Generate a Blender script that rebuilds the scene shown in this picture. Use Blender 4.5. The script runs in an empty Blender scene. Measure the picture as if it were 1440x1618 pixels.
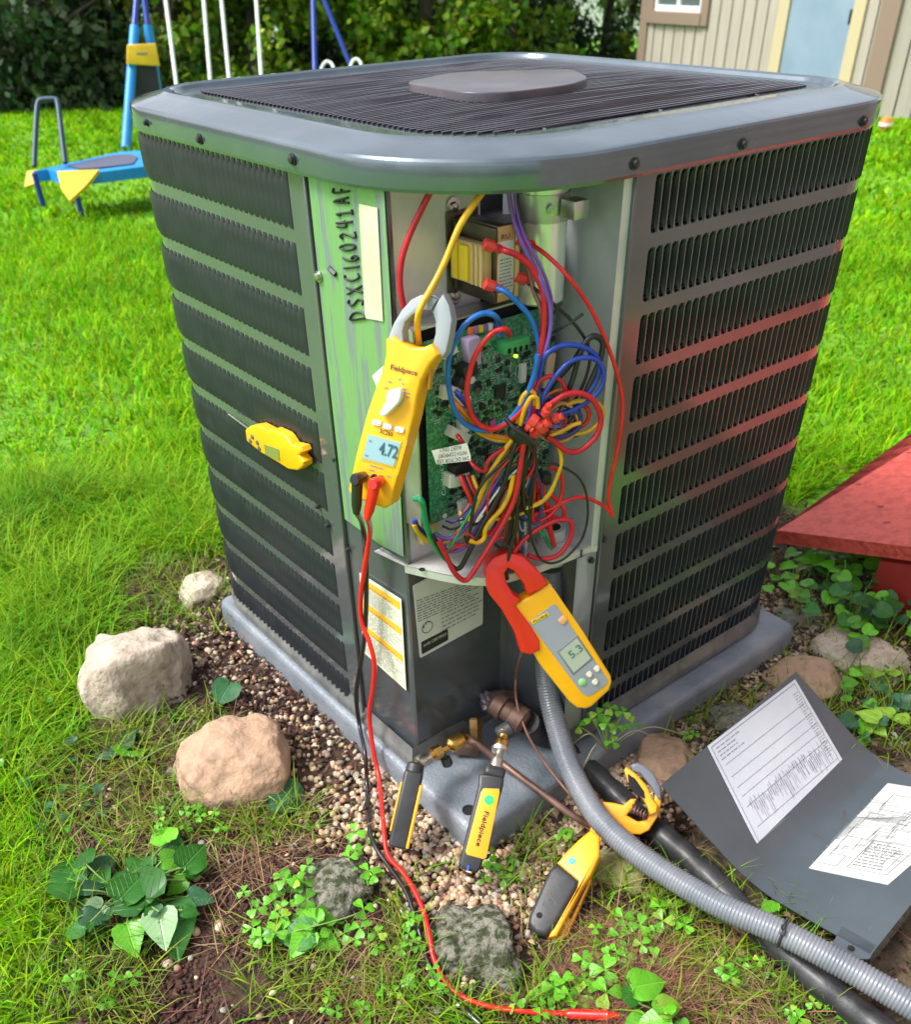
import bpy, bmesh, math, random
import numpy as np
from mathutils import Vector, Matrix, noise
random.seed(7); RNG = np.random.default_rng(7)
S = bpy.context.scene; COL = S.collection
PI = math.pi

# ------------------------------------------------------------------ camera, sky, sun, exposure
FOC, PY = 1406.9, 1065.66
CAM = Vector((.0914, -.8348, .9258)); YAW, PIT, ROL = -.1164, .6855, -.0223
FW = Vector((math.sin(YAW)*math.cos(PIT), math.cos(YAW)*math.cos(PIT), -math.sin(PIT)))
RT0 = Vector((math.cos(YAW), -math.sin(YAW), 0)); UP0 = RT0.cross(FW)
RT = RT0*math.cos(ROL)+UP0*math.sin(ROL); UP = -RT0*math.sin(ROL)+UP0*math.cos(ROL)
cd = bpy.data.cameras.new('camera'); cam = bpy.data.objects.new('camera', cd); COL.objects.link(cam)
cam.matrix_world = Matrix(((RT.x, UP.x, -FW.x, CAM.x), (RT.y, UP.y, -FW.y, CAM.y), (RT.z, UP.z, -FW.z, CAM.z), (0, 0, 0, 1)))
cd.sensor_fit = 'HORIZONTAL'; cd.sensor_width = 36; cd.lens = 36*FOC/1440; cd.shift_y = (PY-809)/1440
cd.clip_start = .02; cd.clip_end = 400
cd.dof.use_dof = True; cd.dof.focus_distance = 1.05; cd.dof.aperture_fstop = 9
S.camera = cam
SUN_EL, SUN_AZ = math.radians(54), math.radians(-105)
w = bpy.data.worlds.new('World'); S.world = w; w.use_nodes = True
nt = w.node_tree; nt.nodes.clear()
sky = nt.nodes.new('ShaderNodeTexSky'); sky.sky_type = 'NISHITA'; sky.sun_disc = False
sky.sun_elevation = SUN_EL; sky.sun_rotation = SUN_AZ; sky.dust_density = 4; sky.air_density = 1.2; sky.altitude = 100
hs = nt.nodes.new('ShaderNodeHueSaturation'); hs.inputs['Saturation'].default_value = .35
bgn = nt.nodes.new('ShaderNodeBackground'); bgn.inputs[1].default_value = .13
tcw = nt.nodes.new('ShaderNodeTexCoord'); nzw = nt.nodes.new('ShaderNodeTexNoise'); nzw.inputs['Scale'].default_value = 2.2; nzw.inputs['Detail'].default_value = 6
mpw = nt.nodes.new('ShaderNodeMapping'); mpw.inputs['Scale'].default_value = (1, 1, 2.5)
rmp = nt.nodes.new('ShaderNodeMapRange'); rmp.inputs[1].default_value = .3; rmp.inputs[2].default_value = .7; rmp.inputs[3].default_value = .75; rmp.inputs[4].default_value = 1.9
mxw = nt.nodes.new('ShaderNodeVectorMath'); mxw.operation = 'SCALE'
out = nt.nodes.new('ShaderNodeOutputWorld')
nt.links.new(tcw.outputs['Generated'], mpw.inputs[0]); nt.links.new(mpw.outputs[0], nzw.inputs['Vector']); nt.links.new(nzw.outputs[0], rmp.inputs[0])
nt.links.new(sky.outputs[0], hs.inputs['Color']); nt.links.new(hs.outputs[0], mxw.inputs[0]); nt.links.new(rmp.outputs[0], mxw.inputs['Scale'])
nt.links.new(mxw.outputs[0], bgn.inputs[0]); nt.links.new(bgn.outputs[0], out.inputs[0])
sl = bpy.data.lights.new('sun', 'SUN'); sl.energy = 2.3; sl.angle = math.radians(18); sl.color = (1, .985, .96)
so = bpy.data.objects.new('sun', sl); COL.objects.link(so)
sdir = Vector((math.sin(SUN_AZ)*math.cos(SUN_EL), math.cos(SUN_AZ)*math.cos(SUN_EL), math.sin(SUN_EL)))
so.rotation_euler = sdir.to_track_quat('Z', 'Y').to_euler(); so.location = sdir*20
S.view_settings.view_transform = 'Standard'; S.view_settings.look = 'None'; S.view_settings.exposure = .7; S.view_settings.gamma = 1
S.render.engine = 'CYCLES'
S.cycles.max_bounces = 8; S.cycles.transparent_max_bounces = 8

# ------------------------------------------------------------------ placement helpers (points of the photo on planes of the place)
s2 = math.sqrt(2)
LD = Vector((-1, 1, 0))/s2; RD = Vector((1, 1, 0))/s2; Z = Vector((0, 0, 1))
def AB(a, b, z=0): return LD*a+RD*b+Z*z
def ray(x, y): return FW+RT*((x-720)/FOC)-UP*((y-PY)/FOC)
def on(x, y, P0, N):
    d = ray(x, y); return CAM+d*((P0-CAM).dot(N)/d.dot(N))
def onz(x, y, z=-.053): return on(x, y, Vector((0, 0, z)), Z)
def dep(x, y, w): return CAM+ray(x, y)*w
def gh(x, y):
    h = -.054-.005*noise.noise(Vector((x*3, y*3, 0)))-.012*noise.noise(Vector((x*.9+5, y*.9, 1)))
    if y > 1: h -= .03*(y-1)
    f = min(max(0, -.0-y), 2.5); h -= .05*f
    return h
def gh_np(x, y):
    h = np.full_like(x, -.054); h -= .03*np.clip(y-1, 0, None); h -= .05*np.clip(-y, 0, 2.5); return h
def G(x, y, up=0):
    z = -.08
    for _ in range(25):
        p = onz(x, y, z+up); z = .5*z+.5*gh(p.x, p.y)
    return Vector((p.x, p.y, z+up))
WN = (AB(-.03, .235)-AB(.075, 0)).cross(Z).normalized()      # the plane the wiring hangs in, facing the camera
if WN.dot(CAM-AB(.075, 0)) < 0: WN = -WN
def W(x, y, h=0): return on(x, y, AB(.075, 0)+WN*h, WN)

# ------------------------------------------------------------------ materials
MATS = {}
def mat(name, col, rough=.5, metal=0, col2=None, ns=8, nd=4, bump=0, bs=30, coat=0, emit=0, trans=0, rnd=0, spec=.5, stretch=None, thr=None, pal=None, vein=0):
    if name in MATS: return MATS[name]
    m = bpy.data.materials.new(name); m.use_nodes = True; N = m.node_tree.nodes; L = m.node_tree.links
    b = N['Principled BSDF']; b.inputs['Base Color'].default_value = (*col, 1); b.inputs['Roughness'].default_value = rough
    b.inputs['Metallic'].default_value = metal; b.inputs['Coat Weight'].default_value = coat; b.inputs['Coat Roughness'].default_value = .06
    b.inputs['Specular IOR Level'].default_value = spec
    tc = N.new('ShaderNodeTexCoord'); mp = N.new('ShaderNodeMapping'); L.new(tc.outputs['Object'], mp.inputs[0])
    if stretch: mp.inputs['Scale'].default_value = stretch
    cs = None
    if col2:
        n = N.new('ShaderNodeTexNoise'); n.inputs['Scale'].default_value = ns; n.inputs['Detail'].default_value = nd; n.inputs['Roughness'].default_value = .6
        L.new(mp.outputs[0], n.inputs['Vector'])
        r = N.new('ShaderNodeMapRange'); r.inputs[1].default_value, r.inputs[2].default_value = thr or (.35, .65); L.new(n.outputs[0], r.inputs[0])
        mx = N.new('ShaderNodeMix'); mx.data_type = 'RGBA'; mx.inputs[6].default_value = (*col, 1); mx.inputs[7].default_value = (*col2, 1)
        L.new(r.outputs[0], mx.inputs[0]); cs = mx.outputs[2]
    if rnd:
        g = N.new('ShaderNodeNewGeometry'); hsv = N.new('ShaderNodeHueSaturation'); rr = N.new('ShaderNodeMapRange')
        rr.inputs[3].default_value = 1-rnd; rr.inputs[4].default_value = 1+rnd; L.new(g.outputs['Random Per Island'], rr.inputs[0]); L.new(rr.outputs[0], hsv.inputs['Value'])
        m2 = N.new('ShaderNodeMath'); m2.operation = 'MULTIPLY'; m2.inputs[1].default_value = 7.31; L.new(g.outputs['Random Per Island'], m2.inputs[0])
        m3 = N.new('ShaderNodeMath'); m3.operation = 'FRACT'; L.new(m2.outputs[0], m3.inputs[0])
        r3 = N.new('ShaderNodeMapRange'); r3.inputs[3].default_value = .5-.12*rnd; r3.inputs[4].default_value = .5+.06*rnd; L.new(m3.outputs[0], r3.inputs[0]); L.new(r3.outputs[0], hsv.inputs['Hue'])
        if pal:
            rmp_ = N.new('ShaderNodeValToRGB'); rmp_.color_ramp.interpolation = 'CONSTANT'; e = rmp_.color_ramp.elements
            while len(e) < len(pal): e.new(.5)
            for i_, c_ in enumerate(pal): e[i_].position = i_/len(pal); e[i_].color = (*c_, 1)
            m5_ = N.new('ShaderNodeMath'); m5_.operation = 'MULTIPLY'; m5_.inputs[1].default_value = 31.7; L.new(g.outputs['Random Per Island'], m5_.inputs[0]); m6_ = N.new('ShaderNodeMath'); m6_.operation = 'FRACT'; L.new(m5_.outputs[0], m6_.inputs[0]); L.new(m6_.outputs[0], rmp_.inputs[0]); cs = rmp_.outputs[0]
        if cs: L.new(cs, hsv.inputs['Color'])
        else: hsv.inputs['Color'].default_value = (*col, 1)
        cs = hsv.outputs[0]
    if vein:
        def mth(op, a_, b_=None, c_=None):
            q_ = N.new('ShaderNodeMath'); q_.operation = op
            for i_, v_ in enumerate((a_, b_, c_)):
                if v_ is None: continue
                if isinstance(v_, (int, float)): q_.inputs[i_].default_value = v_
                else: L.new(v_, q_.inputs[i_])
            return q_.outputs[0]
        sx = N.new('ShaderNodeSeparateXYZ'); L.new(tc.outputs['Object'], sx.inputs[0]); ax = mth('ABSOLUTE', sx.outputs[0])
        sd = mth('ABSOLUTE', mth('SINE', mth('MULTIPLY', mth('SUBTRACT', sx.outputs[1], mth('MULTIPLY', ax, .85)), 21.0)))
        sv = N.new('ShaderNodeMapRange'); sv.inputs[1].default_value = 0; sv.inputs[2].default_value = .22; sv.inputs[3].default_value = .75; sv.inputs[4].default_value = 0; L.new(sd, sv.inputs[0])
        mv = N.new('ShaderNodeMapRange'); mv.inputs[1].default_value = .006; mv.inputs[2].default_value = .03; mv.inputs[3].default_value = 1; mv.inputs[4].default_value = 0; L.new(ax, mv.inputs[0])
        vm = mth('MAXIMUM', sv.outputs[0], mv.outputs[0]); fc = mth('MULTIPLY', vm, vein)
        mx = N.new('ShaderNodeMix'); mx.data_type = 'RGBA'; L.new(fc, mx.inputs[0]); L.new(cs, mx.inputs[6]); mx.inputs[7].default_value = (min(col2[0]*2.2+.04, 1), min(col2[1]*1.7+.04, 1), col2[2]*2+.03, 1)
        oi = N.new('ShaderNodeObjectInfo'); hv = N.new('ShaderNodeHueSaturation'); rr = N.new('ShaderNodeMapRange'); rr.inputs[3].default_value = .62; rr.inputs[4].default_value = 1.3; L.new(oi.outputs['Random'], rr.inputs[0]); L.new(rr.outputs[0], hv.inputs['Value']); L.new(mx.outputs[2], hv.inputs['Color']); cs = hv.outputs[0]
        bp = N.new('ShaderNodeBump'); bp.inputs['Strength'].default_value = .6; bp.inputs['Distance'].default_value = .0015; bp.invert = True; L.new(vm, bp.inputs['Height']); L.new(bp.outputs[0], b.inputs['Normal'])
    if cs: L.new(cs, b.inputs['Base Color'])
    if bump:
        n = N.new('ShaderNodeTexNoise'); n.inputs['Scale'].default_value = bs; n.inputs['Detail'].default_value = 5; L.new(mp.outputs[0], n.inputs['Vector'])
        bp = N.new('ShaderNodeBump'); bp.inputs['Strength'].default_value = bump; bp.inputs['Distance'].default_value = .01; L.new(n.outputs[0], bp.inputs['Height']); L.new(bp.outputs[0], b.inputs['Normal'])
    if emit: b.inputs['Emission Color'].default_value = (*col, 1); b.inputs['Emission Strength'].default_value = emit
    if trans:
        t = N.new('ShaderNodeBsdfTranslucent'); ms = N.new('ShaderNodeMixShader'); ms.inputs[0].default_value = trans
        if cs: L.new(cs, t.inputs[0])
        else: t.inputs[0].default_value = (*col, 1)
        o = N['Material Output']; L.new(b.outputs[0], ms.inputs[1]); L.new(t.outputs[0], ms.inputs[2]); L.new(ms.outputs[0], o.inputs[0])
    MATS[name] = m; return m
PAINT = mat('slate_paint', (.14, .155, .17), .15, .45, (.10, .115, .125), 5, 6, .012, 60, coat=.6, thr=(.3, .8))
CAPP = mat('cap_paint', (.11, .145, .175), .15, .6, (.18, .21, .24), 10, 9, .03, 45, coat=.6, thr=(.45, .85))
GALV = mat('galvanised', (.62, .63, .64), .34, .85, (.4, .41, .42), 14, 6, .03, 60)
GALV2 = mat('galvanised_dusty', (.5, .5, .49), .55, .4, (.66, .66, .64), 25, 7, .05, 80)
BLACK = mat('black_plastic', (.018, .018, .02), .38, 0, (.03, .03, .03), 20, 4, .02, 200)
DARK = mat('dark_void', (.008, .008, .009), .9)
YEL = mat('yellow_plastic', (.95, .46, .004), .42, 0, (.85, .4, .004), 6, 8, .02, 300, coat=.08)
ORG = mat('orange_plastic', (.92, .4, .012), .4, 0, (.85, .36, .012), 6, 4, .015, 300, coat=.15)
REDP = mat('red_plastic', (.8, .02, .012), .33, 0, (.72, .018, .012), 8, 4, .015, 300, coat=.2)
LOUV_SHADE = mat('louver_shade_paint', (.012, .015, .021), .42, .0, (.022, .026, .032), 30, 6, .02, 60)  # same cabinet paint, darkened so the recess shade of the louvres is in the colour
WHT = mat('white_plastic', (.8, .8, .78), .4)
PAPER = mat('paper_label', (.66, .67, .66), .5, 0, (.56, .57, .55), 12, 4, .01, 60)
INK = mat('ink', (.015, .015, .017), .6)
INKG = mat('grey_ink', (.2, .2, .21), .6)
BRASS = mat('brass', (.75, .48, .14), .25, 1, (.5, .3, .08), 30, 5, .03, 90)
STEEL = mat('steel', (.6, .6, .58), .25, 1, (.4, .4, .4), 30, 5, .03, 90)
COPPER = mat('aged_copper', (.13, .075, .06), .5, .5, (.22, .13, .1), 40, 5, .05, 100)
PADM = mat('pad_plastic', (.15, .175, .205), .3, 0, (.25, .27, .29), 12, 12, .25, 220, thr=(.42, .72))
def glass_lcd(name, c): return mat(name, c, .12, coat=.8)

# ------------------------------------------------------------------ mesh helpers
def link(name, me, m=None, parent=None, label=None, cat=None, group=None, kind=None, smooth=False, loc=None):
    o = bpy.data.objects.new(name, me); COL.objects.link(o)
    if me is not None and m is not None:
        me.materials.clear(); me.materials.append(m)
    if smooth and me: me.shade_smooth()
    if parent is not None: o.parent = parent
    if loc is not None: o.location = loc
    if label: o['label'] = label
    if cat: o['category'] = cat
    if group: o['group'] = group
    if kind: o['kind'] = kind
    return o
def thing(name, label, cat, group=None): return link(name, None, label=label, cat=cat, group=group)
def mesh(vs, fs, name='m'):
    me = bpy.data.meshes.new(name); me.from_pydata([tuple(v) for v in vs], [], fs); me.update(); return me
def bm2me(bm, name='m'):
    bmesh.ops.recalc_face_normals(bm, faces=bm.faces)
    me = bpy.data.meshes.new(name); bm.to_mesh(me); bm.free(); return me
def autosmooth(me, ang=40):
    me.shade_smooth(); me.set_sharp_from_angle(angle=math.radians(ang)); return me
def join_meshes(mes):
    bm = bmesh.new()
    for me in mes: bm.from_mesh(me)
    r = bpy.data.meshes.new('j'); bm.to_mesh(r); bm.free()
    for me in mes: bpy.data.meshes.remove(me)
    return r
def spline(P, n=8):
    P = [Vector(p) for p in P]
    if len(P) < 3: return [P[0].lerp(P[-1], i/n) for i in range(n+1)]
    Q = [P[0]*2-P[1]]+P+[P[-1]*2-P[-2]]; R = []
    for i in range(1, len(Q)-2):
        for k in range(n):
            t = k/n; a, b, c, d = Q[i-1:i+3]
            R.append(.5*((2*b)+(c-a)*t+(2*a-5*b+4*c-d)*t*t+(3*b-a-3*c+d)*t*t*t))
    R.append(P[-1]); return R
def tube(P, r, seg=8, n=6, raw=False, caps=True):
    pts = [Vector(p) for p in P] if raw else spline(P, n)
    rs = r if callable(r) else (lambda t: r)
    vs, fs = [], []; T = (pts[1]-pts[0]).normalized()
    X = T.orthogonal().normalized()
    for i, p in enumerate(pts):
        T = (pts[min(i+1, len(pts)-1)]-pts[max(i-1, 0)]).normalized()
        X = (X-T*X.dot(T)).normalized(); Y = T.cross(X); rr = rs(i/(len(pts)-1))
        for k in range(seg):
            a = 2*PI*k/seg; vs.append(p+X*(math.cos(a)*rr)+Y*(math.sin(a)*rr))
    for i in range(len(pts)-1):
        for k in range(seg):
            a, b = i*seg+k, i*seg+(k+1) % seg; fs.append((a, b, b+seg, a+seg))
    if caps:
        fs.append(tuple(range(seg))[::-1]); fs.append(tuple(range((len(pts)-1)*seg, len(pts)*seg)))
    me = mesh(vs, fs); me.shade_smooth(); me.set_sharp_from_angle(angle=math.radians(60)); return me
def lathe(A, B, prof, seg=20):
    """profile [(t along A->B in metres, radius)]"""
    A, B = Vector(A), Vector(B); T = (B-A).normalized(); X = T.orthogonal().normalized(); Y = T.cross(X); vs, fs = [], []
    for t, r in prof:
        for k in range(seg):
            a = 2*PI*k/seg; vs.append(A+T*t+X*(math.cos(a)*r)+Y*(math.sin(a)*r))
    for i in range(len(prof)-1):
        for k in range(seg):
            a, b = i*seg+k, i*seg+(k+1) % seg; fs.append((a, b, b+seg, a+seg))
    fs.append(tuple(range(seg))[::-1]); fs.append(tuple(range((len(prof)-1)*seg, len(prof)*seg)))
    me = mesh(vs, fs); return autosmooth(me, 35)
def box(c, ux, uy, uz, hx, hy, hz, bev=0, seg=2):
    bm = bmesh.new(); bmesh.ops.create_cube(bm, size=2)
    if bev:
        for v in bm.verts: v.co = Vector((v.co.x*hx, v.co.y*hy, v.co.z*hz))
        bmesh.ops.bevel(bm, geom=bm.edges[:], offset=bev, segments=seg, affect='EDGES', profile=.5)
    else:
        for v in bm.verts: v.co = Vector((v.co.x*hx, v.co.y*hy, v.co.z*hz))
    c = Vector(c)
    for v in bm.verts: p = v.co; v.co = c+ux*p.x+uy*p.y+uz*p.z
    me = bm2me(bm); return autosmooth(me, 35)
X_, Y_ = Vector((1, 0, 0)), Vector((0, 1, 0))
def roundpoly(pts, r, n=4):
    out = []; m = len(pts)
    for i in range(m):
        p0, p, p1 = [Vector(q) for q in (pts[i-1], pts[i], pts[(i+1) % m])]
        rr = r[i] if isinstance(r, (list, tuple)) else r
        d0, d1 = (p0-p), (p1-p); k = min(rr, d0.length*.48, d1.length*.48)
        a, b = p+d0.normalized()*k, p+d1.normalized()*k
        for j in range(n+1):
            t = j/n; out.append(a*(1-t)**2+p*2*t*(1-t)+b*t*t)
    return out
class Plane:
    """a flat frame in the place: u right, v up, n towards the camera; px() gives (u,v) of a photo point on it"""
    def __init__(s, P0, N, up=Z):
        s.P = Vector(P0); s.n = Vector(N).normalized()
        s.v = (up-s.n*up.dot(s.n)).normalized(); s.u = s.v.cross(s.n).normalized()
    def px(s, x, y, h=0):
        q = on(x, y, s.P+s.n*h, s.n)-s.P; return Vector((q.dot(s.u), q.dot(s.v)))
    def w(s, uv, h=0): return s.P+s.u*uv[0]+s.v*uv[1]+s.n*h
    def prism(s, pts, h0, h1, bev=0, seg=3, rnd=0, raw=False, ang=40):
        q = [Vector(p) for p in pts] if raw else [s.px(*p, h1) for p in pts]
        if rnd: q = roundpoly(q, rnd)
        bm = bmesh.new(); f = bm.faces.new([bm.verts.new(s.w(p, h0)) for p in q])
        e = bmesh.ops.extrude_face_region(bm, geom=[f]); top = [v for v in e['geom'] if isinstance(v, bmesh.types.BMVert)]
        for v in top: v.co += s.n*(h1-h0)
        if bev:
            ts = set(top); ed = [x for x in bm.edges if x.verts[0] in ts and x.verts[1] in ts]
            bmesh.ops.bevel(bm, geom=ed, offset=bev, segments=seg, affect='EDGES', profile=.5)
        return autosmooth(bm2me(bm), ang)
    def flat(s, pts, h, raw=False, rnd=0):
        q = [Vector(p) for p in pts] if raw else [s.px(*p, h) for p in pts]
        if rnd: q = roundpoly(q, rnd)
        return mesh([s.w(p, h) for p in q], [tuple(range(len(q)))])
    def text(s, string, a, b, h, hgt=None, bold=0, space=1, shear=0):
        """string with its baseline from photo point a to b; hgt = cap height in metres"""
        A, B = s.px(*a, h), s.px(*b, h); cu = bpy.data.curves.new('t', 'FONT'); cu.body = string; cu.resolution_u = 2
        cu.offset = bold; cu.space_character = space; cu.shear = shear; ob = bpy.data.objects.new('t', cu); COL.objects.link(ob)
        dg = bpy.context.evaluated_depsgraph_get(); me = bpy.data.meshes.new_from_object(ob.evaluated_get(dg))
        bpy.data.objects.remove(ob); bpy.data.curves.remove(cu)
        co = np.empty(len(me.vertices)*3); me.vertices.foreach_get('co', co); co = co.reshape(-1, 3)
        x0, x1 = co[:, 0].min(), co[:, 0].max(); W_ = (B-A).length; sx = W_/(x1-x0); sy = hgt/.7 if hgt else sx
        d = (B-A).normalized(); e = Vector((-d.y, d.x))
        for i, v in enumerate(me.vertices):
            p = A+d*((co[i, 0]-x0)*sx)+e*(co[i, 1]*sy); v.co = s.w(p, h)
        return me
    def stroke(s, pts, r, h):
        return tube([s.w(s.px(*p, h), h) for p in pts], r, 6, 4)
def quadbar(pl, a, b, wd, h):
    """flat printed bar between local points a and b"""
    a, b = Vector(a), Vector(b); d = (b-a).normalized(); e = Vector((-d.y, d.x))*wd/2
    return [pl.w(a-e, h), pl.w(b-e, h), pl.w(b+e, h), pl.w(a+e, h)]
def bars(pl, lst, h):
    vs, fs = [], []
    for a, b, wd in lst:
        fs.append(tuple(range(len(vs), len(vs)+4))); vs += quadbar(pl, a, b, wd, h)
    return mesh(vs, fs)
def printed(pl, c0, c1, c2, c3, rows, h, fill=.9, wd=.3, words=9, seed=1, t0=0, t1=1):
    """rows of unreadable small print inside the quad c0(top-left) c1(top-right) c2(bottom-right) c3(bottom-left), local coords"""
    rg = random.Random(seed); L = []
    for i in range(rows):
        t = t0+(t1-t0)*(i+.5)/rows; A, B = c0.lerp(c3, t), c1.lerp(c2, t); hh = (c0-c3).length*(t1-t0)/rows*wd; x = 0
        end = fill*(rg.uniform(.7, 1))
        while x < end:
            l = rg.uniform(.3, 1.3)/words; L.append((A.lerp(B, x), A.lerp(B, min(x+l, 1)), hh)); x += l+.25/words
    return bars(pl, L, h)

# ------------------------------------------------------------------ ground
def zone_np(x, y):
    """weights: lawn, gravel, soil"""
    a = (-x+y)/s2; b = (x+y)/s2
    return a, b
nx, ny = 150, 190
gx = np.concatenate([np.linspace(-26, -2.2, 40)[:-1], np.linspace(-2.2, 2.4, 190), np.linspace(2.4, 26, 40)[1:]])
gy = np.concatenate([np.linspace(-30, -2.2, 25)[:-1], np.linspace(-2.2, 3.0, 200), np.linspace(3.0, 60, 90)[1:]])
GX, GY = np.meshgrid(gx, gy)
PADC, PADH = AB(.3685-.0409, .3685-.0133), .369
def pad_dist(x, y):
    a = (-x+y)/s2-(.3685-.0409); b = (x+y)/s2-(.3685-.0133)
    return np.maximum(np.abs(a), np.abs(b))-PADH
def lawn_w(x, y):
    """1 in the lawn, 0 in the bed round the pad"""
    n = .05*np.sin(x*9+1)+.04*np.sin(y*13+x*5)
    cx = (x+.02); d = np.hypot((x+.02)*.93, (y-.28)*.92)
    th = np.arctan2(y-.28, x+.02)
    R = .66+.05*np.sin(3*th+.5)+.04*np.sin(5*th)
    R = np.where((x < -.05) & (y < .1), .66+.0*x, R)
    R = np.where(x > .25, .88, R)
    return np.clip((d-R+n)/.07, 0, 1)
def soil_w(x, y):
    return np.clip(1.5-np.hypot((x+.27)/.2, (y+.22)/.16), 0, 1)
def gravel_w(x, y):
    d = pad_dist(x, y)
    wv = np.clip((.17-d)/.06, 0, 1)*np.clip(1-lawn_w(x, y), 0, 1)
    return wv
vs = []
for j in range(len(gy)):
    for i in range(len(gx)):
        x, y = gx[i], gy[j]; h = gh(x, y)
        if -2.2 < x < 2.4 and -2.3 < y < 3: h += .006*noise.noise(Vector((x*14, y*14, 3)))+.003*noise.noise(Vector((x*45, y*45, 3)))
        vs.append((x, y, h))
nx = len(gx); fs = [(j*nx+i, j*nx+i+1, (j+1)*nx+i+1, (j+1)*nx+i) for j in range(len(gy)-1) for i in range(nx-1)]
me = mesh(vs, fs); me.shade_smooth()
ca = me.color_attributes.new('zone', 'FLOAT_COLOR', 'POINT')
V = np.array(vs); zc = np.stack([lawn_w(V[:, 0], V[:, 1]), gravel_w(V[:, 0], V[:, 1]), soil_w(V[:, 0], V[:, 1]), np.ones(len(V))], -1)
ca.data.foreach_set('color', zc.astype(np.float32).ravel())
m = bpy.data.materials.new('earth'); m.use_nodes = True; N = m.node_tree.nodes; L = m.node_tree.links; b = N['Principled BSDF']; b.inputs['Roughness'].default_value = .9
tc = N.new('ShaderNodeTexCoord'); at_ = N.new('ShaderNodeAttribute'); at_.attribute_name = 'zone'; sp = N.new('ShaderNodeSeparateColor'); L.new(at_.outputs['Color'], sp.inputs[0])
def nz(sc, c0, c1, a=.35, z=.65, det=7):
    n = N.new('ShaderNodeTexNoise'); n.inputs['Scale'].default_value = sc; n.inputs['Detail'].default_value = det; L.new(tc.outputs['Object'], n.inputs['Vector'])
    r = N.new('ShaderNodeMapRange'); r.inputs[1].default_value = a; r.inputs[2].default_value = z; L.new(n.outputs[0], r.inputs[0])
    mx = N.new('ShaderNodeMix'); mx.data_type = 'RGBA'; mx.inputs[6].default_value = (*c0, 1); mx.inputs[7].default_value = (*c1, 1); L.new(r.outputs[0], mx.inputs[0]); return mx
def mixc(f, A, B):
    mx = N.new('ShaderNodeMix'); mx.data_type = 'RGBA'; L.new(f, mx.inputs[0]); L.new(A, mx.inputs[6]); L.new(B, mx.inputs[7]); return mx.outputs[2]
soil = nz(60, (.018, .010, .006), (.085, .038, .022)); duff = nz(35, (.03, .022, .013), (.13, .09, .05)); grassc = nz(3, (.09, .27, .006), (.14, .38, .006)); g2 = nz(60, (.05, .16, .006), (.18, .42, .008))
gg = N.new('ShaderNodeMix'); gg.data_type = 'RGBA'; gg.inputs[0].default_value = .5; L.new(grassc.outputs[2], gg.inputs[6]); L.new(g2.outputs[2], gg.inputs[7])
c = mixc(sp.outputs['Blue'], duff.outputs[2], soil.outputs[2]); c = mixc(sp.outputs['Green'], c, soil.outputs[2]); c = mixc(sp.outputs['Red'], c, gg.outputs[2]); L.new(c, b.inputs['Base Color'])
n = N.new('ShaderNodeTexNoise'); n.inputs['Scale'].default_value = 90; n.inputs['Detail'].default_value = 6; L.new(tc.outputs['Object'], n.inputs['Vector'])
bp = N.new('ShaderNodeBump'); bp.inputs['Strength'].default_value = .8; bp.inputs['Distance'].default_value = .012; L.new(n.outputs[0], bp.inputs['Height']); L.new(bp.outputs[0], b.inputs['Normal'])
link('ground', me, m, kind='structure')

# ------------------------------------------------------------------ grey plastic pad under the unit
ZP = -.0056
unitpad = thing('equipment_pad', 'square grey plastic pad with rounded edges under the air conditioner', 'pad')
bm = bmesh.new()
prof = [(-.002, -.09), (0, -.018), (.0025, -.0098), (.007, -.0068), (.013, ZP), (.2, ZP)]
def sq_outline(h, r, n=8):
    pts = []
    for cx_, cy_, a0 in ((h-r, h-r, 0), (-h+r, h-r, 90), (-h+r, -h+r, 180), (h-r, -h+r, 270)):
        for k in range(n+1):
            a = math.radians(a0+90*k/n); pts.append((cx_+r*math.cos(a), cy_+r*math.sin(a)))
    return pts
rings = []
for ins, z in prof:
    rings.append([bm.verts.new(PADC+LD*p[0]+RD*p[1]+Z*z) for p in sq_outline(PADH+.004-ins, max(.02-ins*.6, .005))])
for r0, r1 in zip(rings, rings[1:]):
    for k in range(len(r0)): bm.faces.new((r0[k], r0[(k+1) % len(r0)], r1[(k+1) % len(r0)], r1[k]))
bm.faces.new(rings[-1])
link('slab', autosmooth(bm2me(bm), 50), PADM, unitpad)
hm = lathe(Vector((0, 0, 0)), Vector((0, 0, 1)), [(0, .0095), (.0012, .0095), (.0012, .007), (.0002, .0068)], 14)
for (x, y) in ((741, 1280), (884, 1212), (962, 1250)):
    p = onz(x, y, ZP)
    if pad_dist(p.x, p.y) < -.02: link('drain_hole', hm, DARK, unitpad, loc=(p.x, p.y, ZP+.0003))

# ------------------------------------------------------------------ the condenser unit
unit = thing('air_conditioner', 'dark grey outdoor air conditioner with its wiring corner open on a plastic pad', 'air conditioner')
U = .737; H = .754; RC = .1125
def path_L(s, off=0, r=RC):
    """outline from the left seam: along the left face, round the corner, along the back; returns point (z=0) and outward normal"""
    fl = U-r
    if s <= fl: return AB(s, -off), -RD
    t = (s-fl)/r
    if t < PI/2:
        n = (-RD*math.cos(t)+LD*math.sin(t)); return AB(fl, r)+n*(r+off), n
    return AB(U+off, r+(s-fl-r*PI/2)), LD.copy()
def path_R(s, off=0, r=RC):
    p, n = path_L(s, off, r); m_ = lambda v: Vector((-v.x, v.y, v.z)); return m_(p), m_(n)
PITCH, SW, ROWH, DZ, Z1 = .0127, .0101, .0555, .0688, .6904
COIL = mat('coil_fins', (.028, .03, .034), .75, 0, spec=.2)
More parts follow.
